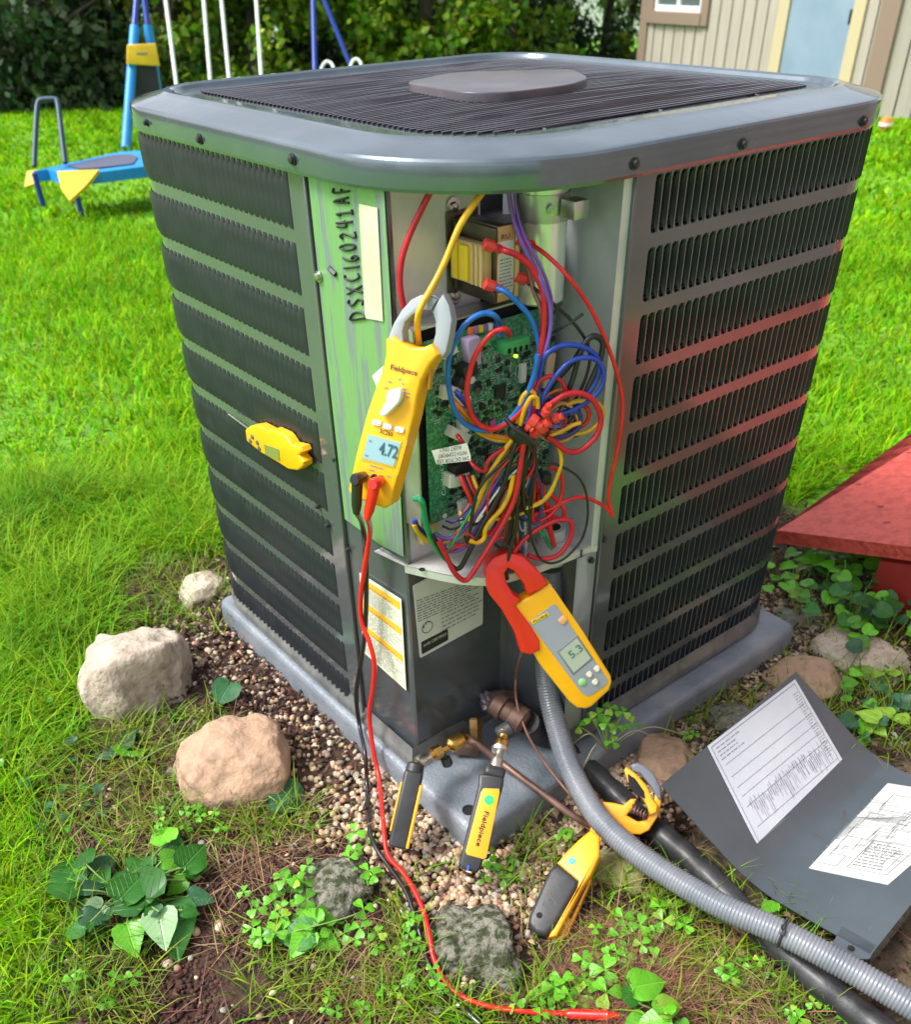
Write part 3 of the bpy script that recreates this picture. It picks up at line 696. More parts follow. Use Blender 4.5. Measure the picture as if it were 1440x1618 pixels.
TG = mat('terminal_green', (.08, .5, .16), .35, coat=.3)
tbk = comp('terminal_block', 803, 541, .036, .013, .016, TG, .0, .001)
for k in range(4): comp('screw_hole', 790+k*9, 549-k*2, .0045, .0055, .0164, DARK)
comp('terminal_block', 750, 540, .03, .010, .008, TG)
for k, c in enumerate(((.85, .25, .05), (.5, .2, .5), (.85, .7, .05), (.35, .15, .5), (.8, .8, .8), (.06, .06, .3), (.7, .05, .05))):
    comp('color_tab', 742+k*7.6, 522-k*1.6, .0058, .007, .004, mat('tab%d' % k, c, .4))
comp('main_chip', 790, 618, .016, .015, .002, mat('chip', (0, 0, 0)))
for (x, y, w_, h_, t, a, m_) in ((700, 545, .018, .02, .012, .3, WHT), (738, 552, .016, .03, .014, .1, mat('mauve', (.5, .38, .62), .4)), (823, 588, .008, .022, .006, 0, WHT), (706, 618, .024, .014, .01, -.3, WHT), (722, 628, .02, .012, .012, -.4, WHT), (718, 684, .03, .012, .012, -.6, WHT), (727, 668, .012, .018, .01, 0, WHT), (715, 752, .028, .016, .014, -.15, WHT), (720, 735, .026, .014, .014, 0, BLACK), (728, 800, .012, .02, .008, .1, WHT), (866, 585, .012, .04, .004, -.15, mat('peach', (.8, .5, .38), .5)), (730, 580, .02, .014, .016, .2, BLACK), (777, 668, .008, .008, .003, .2, mat('pink', (.75, .1, .4), .4))):
    comp('plug_socket', x, y, w_, h_, t, m_, a, .0008)
for (x, y, r, t, m_) in ((722, 600, .0075, .014, BLACK), (736, 596, .0045, .012, WHT), (760, 640, .0035, .004, BLACK), (867, 632, .0045, .012, WHT), (748, 613, .003, .01, STEEL)):
    link('round_part', lathe(bp_.w(BP(x, y), 0), bp_.w(BP(x, y), 1), [(0, r), (t-.001, r), (t, r*.8)], 14), m_, board)
link('status_light', lathe(bp_.w(BP(814, 562), 0), bp_.w(BP(814, 562), 1), [(0, .002), (.003, .002), (.0035, .001)], 10), mat('led_yellow', (.6, 1, .05), .4, emit=1.5), board)
SILK = mat('silk_white', (.75, .82, .75), .6)
tx(bp_, 'Comfort Alert', BP(704, 781), BP(698, 710), .0006, .0052, SILK, board)
for (x, y) in ((703, 815),): link('mounting_hole', lathe(bp_.w(BP(x, y), 0), bp_.w(BP(x, y), 1), [(0, .0032), (.0006, .0032)], 12), SILK, board)
# bottom row of the board's larger red/black/grey sockets
for (x, y, m_) in ((838, 765, REDP), (852, 768, REDP), (838, 782, REDP), (853, 784, REDP), (845, 800, BLACK), (820, 770, BLACK), (862, 755, BLACK)):
    link('spade_block', box(W(x, y, -.022), WN.cross(Z), Z, WN, .0055, .0065, .007, .001), m_, board)
# paper tag hanging upside down on the wires
TAGP = Plane(W(715, 716, .012), (CAM-W(715, 716)).normalized()+Vector((-.2, 0, 0)))
tag_ = link('paper_tag', TAGP.prism([(682, 712), (738, 700), (744, 720), (744, 728), (690, 734)], -.0006, 0, 0), mat('tag_paper', (.82, .82, .74), .55), unit, label='white paper tag printed upside down')
for s_, A, B in (('24V DC FOR USE', (741, 721), (690, 727)), ('WITH COMFORT', (738, 712), (692, 718)), ('ALERT ONLY', (729, 704), (694, 709))): link('lettering', TAGP.text(s_, A, B, .0005, .0042), INK, tag_)
# ---- green ground screw
link('ground_screw', lathe(AB(.119, .036, .405), AB(.0, .036, .405), [(0, .009), (.004, .009), (.0042, .006), (.008, .0055), (.009, .003)], 6), TG, unit)
abox(.12, .108, .03, .055, .36, .388, CARD, 'wire_clamp', unit)

# ------------------------------------------------------------------ wires
WM = {}
for nm, c in dict(crimson=(.6, .008, .03), red=(.75, .012, .02), yellow=(.85, .45, .008), amber=(.72, .38, .01), blue=(.012, .05, .42), sky=(.01, .16, .62), navy=(.02, .025, .18), black=(.012, .012, .014), purple=(.22, .09, .5), brown=(.23, .1, .06), tan=(.55, .26, .1), green=(.01, .32, .12), white=(.7, .7, .7), orange=(.8, .22, .02), grey=(.3, .3, .32)).items(): WM[nm] = mat('wire_'+nm, c, .42, 0, tuple(q_*.7 for q_ in c), 60, 5, .03, 200, coat=.12)
def wire(cn, r, pts, h=0, nm='wire', hs=None, label=None, parent=unit, n=7):
    P_ = [W(p[0], p[1], (p[2] if len(p) > 2 else h)) for p in pts]
    return link(nm, tube(P_, r, 8, n), WM[cn], parent, label=label or cn+' wire')
R3, R2 = .0032, .0023
wire('crimson', R3, [(692, 280), (664, 335), (646, 375), (635, 410), (632, 445), (637, 480), (648, 510)], -.035)
wire('yellow', R3, [(784, 272, -.02), (757, 312, -.005), (728, 355, .0), (705, 410, .005), (688, 445, .01), (667, 482, .02), (661, 500, .02), (660, 522, .005), (664, 560, -.01)])
wire('red', R2, [(838, 384, -.03), (868, 407, -.01), (900, 440), (935, 490), (960, 545), (975, 590), (984, 640), (978, 700), (966, 755), (962, 790), (969, 816)], .004)
wire('red', R2, [(969, 816), (955, 800), (924, 786), (895, 791), (869, 805), (847, 812), (846, 819), (860, 820), (878, 805), (888, 781), (889, 757), (883, 745), (868, 738)], .004)
wire('crimson', R3, [(856, 655), (864, 643), (878, 633), (893, 624), (912, 621), (931, 627), (943, 641), (950, 662), (946, 682), (936, 697), (917, 712), (900, 714), (886, 706), (876, 697), (864, 690)], .016)
wire('crimson', R2, [(842, 670), (845, 645), (847, 615), (857, 599), (873, 595), (888, 603), (894, 617), (893, 630)], .010)
wire('sky', .0029, [(784, 455, -.01), (800, 462), (820, 480), (839, 503), (849, 530), (853, 560), (851, 590), (846, 620), (838, 650)], .0)
wire('sky', .0029, [(791, 530, -.012), (790, 512, -.005), (783, 500), (768, 495), (750, 501), (733, 516), (720, 538), (710, 567), (708, 594), (711, 620), (717, 644), (729, 664), (748, 677), (772, 680), (796, 670), (816, 650), (833, 622), (845, 590), (850, 560)], .012)
wire('red', .0029, [(806, 530, -.012), (800, 521), (782, 524), (767, 538), (753, 558), (744, 583), (738, 614), (740, 636), (746, 656), (758, 671), (774, 678), (791, 675), (813, 660), (831, 640), (838, 630)], .014)
wire('purple', .0024, [(803, 285, -.03), (808, 330, -.03), (820, 371, -.02), (835, 405, -.01), (854, 440), (867, 474), (871, 500), (868, 530), (860, 561), (851, 594), (843, 625), (838, 655), (830, 680), (825, 728), (814, 752), (795, 748), (772, 781), (758, 805), (743, 824), (724, 845), (705, 851), (690, 846)], .006)
wire('purple', .0017, [(812, 285, -.03), (816, 330, -.03), (828, 371, -.02), (850, 412, -.005), (866, 450), (872, 480), (868, 520), (858, 560), (848, 600), (838, 640)], .002)
wire('crimson', R3, [(790, 393, -.008), (800, 397), (816, 403), (835, 417), (849, 438), (858, 460), (861, 485), (860, 516), (856, 549), (852, 575), (846, 600), (842, 640)], .004)
wire('brown', .0026, [(812, 380, -.045), (834, 423, -.03), (844, 460, -.015), (854, 485), (857, 515), (855, 560), (848, 600), (840, 650)], -.004)
wire('black', .0018, [(836, 448, -.03), (856, 465), (878, 483), (900, 503), (918, 525), (929, 545), (932, 572), (923, 605), (905, 640)], 0)
wire('black', .0032, [(850, 668), (872, 655), (893, 628), (905, 600), (915, 565), (924, 543), (936, 532), (947, 534), (953, 545), (949, 567), (940, 590), (926, 620), (912, 648), (895, 668)], .006)
wire('black', .003, [(849, 676), (869, 616), (889, 590), (907, 570), (920, 550), (930, 540)], -.004)
wire('blue', .0029, [(846, 650), (850, 615), (856, 580), (863, 561), (878, 550), (900, 545), (923, 549), (941, 561), (947, 576), (945, 596), (934, 616), (915, 640), (895, 655), (880, 668)], .008)
wire('blue', .0026, [(850, 660), (858, 630), (868, 610), (882, 590), (898, 574), (918, 566), (938, 567), (951, 578), (955, 594), (951, 610), (941, 625), (922, 639), (900, 650), (880, 655)], .012)
wire('navy', .0026, [(870, 688), (885, 690), (903, 685), (915, 675), (918, 660), (912, 650), (900, 655)], .012)
wire('blue', .0022, [(855, 640), (868, 628), (890, 640), (915, 645)], .002)
wire('black', .0015, [(854, 735), (876, 733), (893, 740), (912, 752), (924, 771), (929, 797), (928, 824), (920, 851), (905, 871), (888, 885), (869, 890), (854, 882), (845, 865), (838, 841), (836, 817), (838, 781), (845, 752), (854, 718)], .012)
wire('black', .003, [(822, 690), (812, 710), (806, 730), (799, 757), (784, 791), (760, 834), (739, 877), (727, 897), (716, 896), (702, 877), (690, 858), (684, 845)], .013)
wire('black', .0024, [(838, 700), (826, 745), (818, 786), (817, 829), (808, 862), (800, 900), (802, 915)], .016)
wire('black', .003, [(838, 690), (832, 733), (826, 769), (830, 803), (838, 815)], .010)
wire('black', .0014, [(840, 700), (848, 730), (842, 780), (838, 830), (838, 850)], .012)
wire('crimson', R3, [(828, 700), (822, 740), (814, 786), (797, 824), (780, 853), (760, 885), (744, 910), (735, 917), (725, 912), (715, 899), (705, 878), (694, 856)], .018)
wire('tan', .0030, [(806, 705), (793, 730), (775, 765), (757, 800), (736, 832), (716, 850), (700, 857), (688, 855)], .004)
wire('yellow', .003, [(824, 672), (813, 690), (801, 706), (787, 728), (772, 752), (761, 779), (749, 805), (740, 822)], .008)
wire('yellow', .003, [(812, 750), (805, 781), (792, 805), (776, 822), (767, 836), (765, 850), (755, 857), (742, 854)], .014)
wire('yellow', .0026, [(845, 640), (844, 622), (836, 618), (826, 628), (821, 645), (818, 665), (813, 690)], .012)
wire('yellow', .0026, [(850, 645), (849, 630), (840, 628), (832, 640), (826, 655), (822, 672)], .016)
wire('yellow', .0024, [(868, 692), (880, 700), (887, 722), (886, 738), (880, 755), (874, 770)], .012)
wire('yellow', .003, [(830, 803), (852, 795), (866, 783), (874, 770)], .01)
wire('amber', .0026, [(870, 683), (884, 686), (905, 686), (929, 682), (945, 670), (953, 656), (950, 643), (938, 635), (912, 634), (895, 640)], .010)
wire('yellow', .0024, [(866, 690), (890, 680), (905, 672), (918, 668)], .014)
wire('red', .0026, [(918, 638), (928, 645), (931, 658), (925, 670), (912, 676)], .006)
wire('yellow', .0022, [(765, 822), (785, 820), (808, 818), (835, 807)], .008)
wire('orange', .0028, [(716, 632, -.012), (730, 648), (742, 662), (757, 678), (776, 688), (800, 692), (815, 690)], .006)
wire('amber', .0028, [(712, 640, -.012), (728, 655), (745, 672), (762, 686), (785, 695), (808, 696)], .004)
wire('navy', .0028, [(722, 622, -.01), (738, 640), (752, 660), (766, 690), (782, 699), (800, 700), (815, 694)], .002)
wire('blue', .0026, [(720, 618, -.01), (732, 630), (745, 648)], .001)
wire('crimson', .0026, [(741, 725, -.006), (753, 740), (766, 744), (771, 730), (785, 716), (806, 705)], .008)
wire('crimson', .0026, [(723, 688, -.004), (728, 695), (733, 704)], .004)
for k, (cn, d) in enumerate((('black', 0), ('crimson', 6), ('yellow', 15), ('red', -4))):
    wire(cn, .0026, [(732+d, 752, -.01), (738+d, 768, 0), (746+d, 784), (750+d*.6, 800)], .003)
wire('yellow', .0026, [(728, 808, -.01), (731, 824), (734, 840), (745, 856)], .0)
wire('green', .0036, [(656, 788, -.02), (665, 790), (669, 800), (671, 815), (676, 836), (685, 858), (696, 874), (706, 884)], .004)
for cn, d, h in (('navy', 0, -.004), ('amber', 5, -.002), ('blue', -3, -.006)): wire(cn, .003, [(655, 824+d), (660, 835+d), (672, 846+d), (690, 858+d), (706, 872+d)], h)
for k, (cn, a) in enumerate((('red', 0), ('orange', 3), ('yellow', 7), ('crimson', -4), ('black', -8), ('navy', 10), ('brown', 13), ('white', 5), ('purple', -11), ('crimson', 15))):
    wire(cn, .0022, [(700+a*.4, 862+a*.6), (722+a, 866-a*.5), (745+a, 858-a*.6), (766+a*1.4, 836-a*.4), (784+a, 806), (800+a, 770)], -.006+k*.0014)
for k, (cn, a) in enumerate((('red', 0), ('black', 4), ('yellow', 8), ('crimson', 12), ('grey', 16), ('sky', 20), ('brown', -4), ('white', 24))):
    wire(cn, .0016, [(826+a, 720, .002), (822+a*.9, 760), (812+a*.9, 800), (806+a, 830), (800+a*1.3, 862, -.01), (804+a, 880, -.018)], -.01+k*.001)
wire('red', .0033, [(843, 735), (851, 765), (862, 790), (868, 815), (870, 840), (876, 862, -.014)], -.002)
wire('red', .0026, [(868, 780), (880, 790), (892, 806), (888, 820), (872, 815), (862, 800)], .0)
wire('crimson', .0030, [(812, 872), (830, 851), (849, 837), (878, 823), (898, 822), (905, 834), (899, 856), (886, 874), (869, 882), (849, 882), (835, 877)], .010)
wire('green', .0028, [(852, 838), (860, 846), (866, 858, -.01), (872, 866, -.016)], -.004)
rgw = random.Random(31); cols_ = ['red', 'black', 'yellow', 'navy', 'brown', 'white', 'orange', 'blue', 'grey', 'crimson', 'purple', 'green', 'tan', 'black']
for k in range(30):
    cn = cols_[k % len(cols_)]; x0, y0 = rgw.uniform(815, 850), rgw.uniform(690, 715); x2, y2 = rgw.uniform(705, 860), rgw.uniform(810, 868); x3, y3 = x2+rgw.uniform(-40, 25), min(y2+rgw.uniform(-12, 22), 874)
    wire(cn, rgw.choice([.0012, .0015, .0019]), [(832+rgw.uniform(-8, 8), 688), (x0, y0+20), ((x0+x2)/2+rgw.uniform(-22, 22), (y0+y2)/2), (x2, y2), (x3, y3)], rgw.uniform(-.012, .014))
for k in range(12):
    cn = rgw.choice(cols_); cx_, cy_ = rgw.uniform(868, 905), rgw.uniform(640, 680); rr_ = rgw.uniform(14, 34); a0 = rgw.uniform(0, 6)
    wire(cn, rgw.choice([.0012, .0016, .0022]), [(845, 672)]+[(cx_+rr_*1.1*math.cos(a0+q*.9), cy_+rr_*math.sin(a0+q*.9)) for q in range(5)]+[(848, 682)], rgw.uniform(-.008, .012))
# splice cluster, bundle tie
for (x, y, dx, dy, r) in ((846, 668, 14, 12, .0075), (860, 672, 14, -10, .0075), (846, 684, 10, -4, .006), (864, 648, 6, -14, .005), (882, 660, 12, -4, .0055), (838, 676, 8, 8, .006)):
    A, B = W(x-dx*.6, y-dy*.6, .02), W(x+dx*.6, y+dy*.6, .026); l = (B-A).length
    link('wire_terminal', lathe(A, B, [(0, r*.75), (.0015, r), (l*.55, r), (l*.6, r*.65), (l, r*.7)], 10), FIN, unit)
tie = W(832, 688, .01); d = (W(850, 702, .01)-W(812, 676, .01)).normalized()
link('bundle_tie', lathe(W(806, 676, .012), W(856, 704, .012), [(0, .004), (.004, .0095), (.018, .0115), (.03, .009), (.034, .004)], 14), BLACK, unit)
link('bundle_tie', tube([W(800, 662, .014), W(812, 676, .026), (W(832, 690, .03)), W(850, 704, .024)], .0025, 6), BLACK, unit)
for (x, y, A, B) in ((875, 505, (866, 545), (888, 478)), (905, 510, (866, 530), (922, 496))):
    link('cable_tie', tube([W(A[0], A[1], -.01), W(x-4, y, 0), W(B[0], B[1], 0)], .0016, 5), BLACK, unit)
# conduit gland in the shelf
gp = AB(.044, .19, ZS)
link('conduit_gland', lathe(gp+Z*.018, gp-Z*.04, [(0, .011), (.0001, .0155), (.004, .0165), (.014, .0165), (.0142, .021), (.018, .021), (.0182, .016), (.03, .016), (.0302, .019), (.05, .019), (.052, .016)], 28), mat('gland_grey', (.45, .46, .48), .4), unit)
link('gland_bore', lathe(gp+Z*.0185, gp+Z*.017, [(0, .010), (.0008, .010)], 20), DARK, unit)
gp2 = AB(.068, .15, ZS); link('wire_bushing', lathe(gp2+Z*.006, gp2-Z*.002, [(0, .013), (.0001, .018), (.003, .019), (.006, .017)], 20), GALV, unit)

# ---- service valves and pipes coming out of the valve bay
v = lambda a, b, z: AB(a, b, z)
def pipe(P_, r, m_, nm, parent=unit, **k): return link(nm, tube(P_, r, 12, 8), m_, parent, **k)
link('suction_valve', lathe(dep(778, 1108, 1.31), dep(845, 1150, 1.29), [(0, .014), (.004, .019), (.02, .019), (.022, .015), (.034, .015), (.036, .02), (.055, .02), (.06, .013)], 16), COPPER, unit)
vb_ = link('service_valve', lathe(onz(752, 1172, .02), onz(751, 1140, .045), [(0, .009), (.012, .0105), (.02, .0105), (.0205, .0115), (.034, .0115), (.037, .009)], 6), mat('old_brass', (.3, .2, .08), .35, .9, (.18, .11, .05), 40, 5, .05, 90), unit)
link('valve_foot', box(onz(738, 1178, .012), X_, Y_, Z, .02, .012, .01, .003), COPPER, vb_)
link('service_valve', box(dep(795, 1112, 1.33), X_, Y_, Z, .018, .016, .016, .004), COPPER, unit)
link('foil_wrap', autosmooth(join_meshes([box(dep(772+i*7, 1104+j*9, 1.33-.01*i), Vector((.9, .3*(-1)**i, .2*j)).normalized(), Vector((-.3, .9, .3)).normalized(), Vector((.1, -.3, .9)).normalized(), .012, .01, .006, .003) for i in range(3) for j in range(2)]), 30), mat('butyl', (.12, .1, .11), .25, .5, (.35, .33, .36), 60, 5, .6, 60), unit)

# ------------------------------------------------------------------ yellow clamp meter hanging on the yellow wire
def camn(P0, rz=0, up=0):
    n = (CAM-P0).normalized(); n = Matrix.Rotation(math.radians(rz), 3, 'Z')@n; n.z += up; return n.normalized()
P0 = W(625, 670, .034); mp_ = Plane(P0, camn(P0, -24, -.12))
m1 = thing('clamp_meter', 'yellow clamp meter reading 4.72 with grey jaw round a yellow wire', 'clamp meter')
face = [(609, 536), (620, 531), (634, 541), (650, 549), (668, 549), (682, 543), (694, 560), (680, 576), (666, 602), (660, 625), (654, 656), (644, 696), (629, 751), (616, 797), (606, 804), (556, 785), (550, 774), (565, 714), (580, 651), (592, 616), (605, 582), (609, 562)]
link('body', mp_.prism(face, -.026, 0, .0035, 3), YEL, m1)
JG = mat('jaw_grey', (.33, .36, .4), .4, 0, (.28, .31, .34), 12, 6, .02, 200)
link('jaw', mp_.prism([(612, 540), (615, 529), (622, 511), (634, 491), (649, 474), (665, 466), (678, 466), (690, 474), (681, 491), (671, 490), (665, 491), (651, 498), (640, 509), (636, 523), (637, 540), (642, 550), (620, 550)], -.022, -.006, .0015, 2), JG, m1)
link('jaw', mp_.prism([(700, 464), (710, 483), (714, 505), (711, 527), (705, 556), (698, 566), (683, 552), (684, 543), (688, 527), (688, 507), (683, 493), (692, 476)], -.022, -.006, .0015, 2), JG, m1)
link('lettering', mp_.text('Fieldpiece', (617, 584), (659, 594), .0008, .0052, .012), INK, m1)
link('lettering', mp_.text('SC260', (600, 684), (620, 690), .0008, .0042, .012), INK, m1)
for s_, A, B in (('OFF', (613, 603), (620, 604)), ('VAC', (630, 600), (634, 599)), ('A', (635, 606), (639, 607)), ('VDC', (635, 614), (643, 616)), ('TEMP', (640, 620), (648, 622)), ('uA', (641, 627), (648, 628)), ('Hz', (607, 613), (614, 613)), ('VOLT', (583, 742), (592, 744)), ('COM', (577, 750), (585, 752)), ('CAP', (612, 752), (618, 754)), ('MAX 600V', (585, 735), (606, 741))): link('dial_mark', bars(mp_, [(mp_.px(*A), mp_.px(*B), .0012)], .0006), INKG, m1)
kc = mp_.px(625, 629); kn = link('dial', lathe(mp_.w(kc, .0005), mp_.w(kc, 1), [(0, .0088), (.003, .0088), (.005, .0075), (.0055, .0070)], 24), mat('dial_grey', (.42, .43, .44), .35), m1)
link('dial_handle', mp_.prism([(620, 616), (629, 612), (634, 619), (632, 632), (627, 640), (607, 659), (597, 656), (612, 632)], .002, .010, .0018, 3, rnd=.003), WHT, m1)
for k, (x, y) in enumerate(((595, 668), (612, 674), (631, 679))):
    link('button', mp_.prism([(x-7, y-5), (x+7.5, y-2.5), (x+6, y+6), (x-8, y+3)], .0, .0025, .0008, 2, rnd=.002), WHT, m1)
    link('lettering', mp_.text(('RANGE', 'HOLD', 'O')[k], (x-4.5, y+1.5), (x+(4.5 if k < 2 else -0.5), y+3.5), .0028, .0018 if k < 2 else .003), mat('blue_ink', (.05, .1, .4), .5), m1)
LCD = glass_lcd('lcd_blue', (.22, .4, .44))
link('lcd_bezel', mp_.prism([(579, 684), (636, 698), (624, 740), (570, 727)], .0, .0007, .0002, rnd=.001), mat('bezel', (.6, .38, .03), .4), m1)
link('lcd_screen', mp_.prism([(582, 687), (633, 700), (622, 737), (573, 724)], .0, .0011, 0), LCD, m1)
link('lettering', mp_.text('4.72', (598, 717), (627, 725), .0018, .0125, .018), mat('lcd_ink', (.02, .09, .14), .5), m1)
link('lettering', mp_.text('AC', (583, 698), (588, 699), .0016, .0018), INK, m1); link('lettering', mp_.text('Hz', (577, 721), (582, 722), .0016, .002), INK, m1)
for (x, y) in ((575, 751), (602, 757), (592, 755)): link('socket', lathe(mp_.w(mp_.px(x, y), 0), mp_.w(mp_.px(x, y), 1), [(0, .0042), (.001, .0042), (.0011, .0028), (.0004, .0026)], 14), BLACK if x != 602 else REDP, m1)
sp2 = Plane(mp_.w(mp_.px(672, 600), -.014), mp_.u, Z); link('side_grip', box(mp_.w(mp_.px(671, 600), -.014)+mp_.u*.001, mp_.u, mp_.v, mp_.n, .0012, .010, .004, .0006), mat('grip', (.62, .3, .02), .5), m1)
link('paper_scrap', mp_.prism([(588, 594), (606, 578), (598, 618)], -.03, -.0295, 0), PAPER, unit, label='torn white sticker corner behind the meter')

# test leads
def G1(x, y, up=.004): return G(x, y, up+.009)
def lead(cn, plug, pts, name_label, col_m):
    t = thing('test_lead', name_label, 'test lead', 'test leads of the hanging meter')
    A, B, C3 = plug
    link('plug', autosmooth(join_meshes([lathe(A, A+mp_.n*.024, [(0, .0045), (.004, .006), (.02, .0065), (.024, .005)], 12), lathe(A+mp_.n*.016, B, [(0, .0062), ((B-A).length*.75, .0055), ((B-A).length, .0035)], 12)]), 40), col_m, t)
    link('cable', tube([B]+pts, .0033, 8, 8), col_m, t); return t
bl_ = [on(x, y, AB(0, -.016), RD) for x, y in ((573, 830), (578, 880), (579, 950), (576, 1010), (568, 1060), (563, 1100), (568, 1145))]+[onz(577, 1190, -.0), onz(580, 1240, -.04), G1(583, 1300), G1(592, 1335), G1(612, 1365), G1(640, 1405, .01), G1(655, 1445, .01), G1(668, 1490), G1(682, 1532), G1(702, 1562), G1(728, 1590), G1(752, 1615), G1(790, 1660), G1(850, 1750)]
lb = lead('black', (mp_.w(mp_.px(575, 753), 0), mp_.w(mp_.px(571, 806), .012), 0), bl_, 'black test lead running from the yellow meter down to the soil', mat('lead_black', (.01, .01, .011), .35, coat=.3))
rl_ = [on(x, y, AB(0, -.020), RD) for x, y in ((585, 840), (576, 900), (570, 950), (573, 985), (585, 1018), (592, 1050), (590, 1085), (584, 1130))]+[onz(590, 1185, -.0), onz(599, 1230, -.03), G1(606, 1300, .012), G1(613, 1350), G1(640, 1382, .01), G1(666, 1430, .014), G1(679, 1480, .012), G1(685, 1512, .008), G1(702, 1548, .006), G1(730, 1574, .006), G1(780, 1591, .008), G1(850, 1599, .01), G1(900, 1601, .01)]
lr = lead('red', (mp_.w(mp_.px(603, 760), 0), mp_.w(mp_.px(588, 815), .012), 0), rl_, 'red test lead with a red probe lying at the bottom of the bed', mat('lead_red', (.8, .012, .008), .35, coat=.3))
pa, pb = G1(895, 1601, .011), G1(978, 1604, .012); l = (pb-pa).length
link('probe', lathe(pa, pb, [(0, .0035), (.004, .0058), (l*.75, .006), (l*.78, .007), (l*.8, .005), (l, .0035)], 12), MATS['lead_red'], lr)
link('probe_tip', lathe(pb, pb+(pb-pa), [(0, .0013), (.012, .0011), (.014, .0003)], 8), STEEL, lr)
bt = [G1(728, 1590), G1(760, 1618)]
link('probe', lathe(bt[0], bt[1], [(0, .0036), (.004, .0052), ((bt[1]-bt[0]).length, .0052)], 12), MATS['lead_black'], lb)
link('metal_ring', lathe(G1(725, 1587), G1(731, 1593), [(0, .0058), (.002, .006), (.003, .0058)], 12), STEEL, lb)

# ------------------------------------------------------------------ red-jawed clamp meter hanging on the black wire
P0 = on(870, 1010, AB(-.04, .12, .15), (WN+Vector((0, -.0, .05))).normalized()); fp = Plane(P0, camn(P0, 0, .0)*.45+WN*.6)
m2 = thing('clamp_meter', 'yellow clamp meter with a red jaw hanging over the grey conduit', 'clamp meter')
body = [(813, 957), (830, 947), (870, 923), (878, 934), (925, 1003), (966, 1068), (968, 1078), (964, 1091), (936, 1117), (926, 1121), (912, 1119), (901, 1110), (855, 1052), (822, 1000)]
link('body', fp.prism(body, -.026, 0, .004, 3), YEL, m2)
link('jaw', fp.prism([(768, 903), (771, 892), (780, 881), (803, 873), (827, 879), (848, 899), (866, 921), (856, 932), (834, 941), (829, 924), (812, 902), (803, 898), (798, 906), (801, 922), (812, 940), (824, 948), (815, 957), (836, 985), (853, 1012), (854, 1028), (838, 1035), (824, 1031), (816, 1003), (793, 963), (774, 940), (769, 925)], -.022, .0035, .0025, 3), REDP, m2)
link('faceplate', fp.prism([(836, 983), (877, 953), (962, 1075), (957, 1084), (931, 1101), (920, 1096)], 0, .0008, .0003, rnd=.004), mat('plate_grey', (.3, .32, .37), .4), m2)
link('brand_bar', fp.prism([(839, 981), (866, 967), (869, 972), (842, 987)], 0, .0013, .0003), mat('bar_yellow', (.85, .55, .02), .4), m2)
link('lettering', fp.text('FLUKE', (844, 984), (866, 972.5), .0016, .003, .004), INK, m2)
link('lcd_bezel', fp.prism([(881, 1030), (913, 1004), (938, 1041), (906, 1067)], 0, .0012, .0003, rnd=.001), mat('bezel2', (.18, .19, .2), .4), m2)
link('lcd_screen', fp.prism([(884, 1031), (912, 1008), (934, 1040), (907, 1063)], 0, .0015, 0), glass_lcd('lcd_grey', (.42, .45, .4)), m2)
link('lettering', fp.text('5.3', (904, 1041), (923, 1026), .002, .0105, .014), mat('lcd_ink2', (.1, .2, .14), .5), m2)
for (x, y, c) in ((890, 980, 'orange_plastic'), (932, 1066, 'plate_grey'), (944, 1057, 'plate_grey'), (941, 1078, 'plate_grey')):
    r = 8 if c[0] == 'o' else 6
    link('button', fp.prism([(x-r, y+1), (x+r*.1, y-r), (x+r, y-1), (x, y+r)], 0, .003, .0008, 2, rnd=.0025), mat('btn_orange', (.85, .42, .2), .4) if c[0] == 'o' else mat('btn_cream', (.75, .62, .5), .4), m2)
link('button', lathe(fp.w(fp.px(920, 1077), 0), fp.w(fp.px(920, 1077), 1), [(0, .0052), (.002, .0052), (.0028, .004)], 16), mat('btn_green', (.3, .6, .25), .4), m2)
for (x, y) in ((932, 1066), (944, 1057), (941, 1078)): link('button_mark', lathe(fp.w(fp.px(x, y), .003), fp.w(fp.px(x, y), 1), [(0, .0016), (.0004, .0016)], 10), WHT, m2)

# ------------------------------------------------------------------ pocket thermometer on the louvres
pt_ = Plane(AB(.3, -.019, .35), -RD)
m3 = thing('pocket_thermometer', 'yellow pocket thermometer with a thin probe stuck on the left louvres', 'thermometer')
link('body', pt_.prism([(387, 679), (393, 674), (407, 672), (424, 681), (430, 679), (447, 687), (452, 692), (459, 703), (475, 707), (478, 714), (471, 720), (479, 730), (479, 737), (470, 744), (455, 742), (438, 731), (412, 716), (389, 697)], -.014, 0, .003, 3), YEL, m3)
link('lcd_screen', pt_.prism([(417, 702), (440, 710), (442, 729), (419, 718)], 0, .0009, 0, rnd=.001), mat('lcd_olive', (.2, .25, .06), .3), m3)
for (x, y) in ((399, 690), (407, 699), (410, 708), (396, 696)): link('button', lathe(pt_.w(pt_.px(x, y), 0), pt_.w(pt_.px(x, y), 1), [(0, .0036), (.0015, .0034), (.002, .0025)], 12), mat('btn_dark', (.12, .13, .1), .5), m3)
a, b = pt_.w(pt_.px(388, 681), -.007), pt_.w(pt_.px(350, 658), -.012); link('probe', lathe(a, b, [(0, .0022), (.004, .0018), ((b-a).length, .0016)], 8), STEEL, m3)

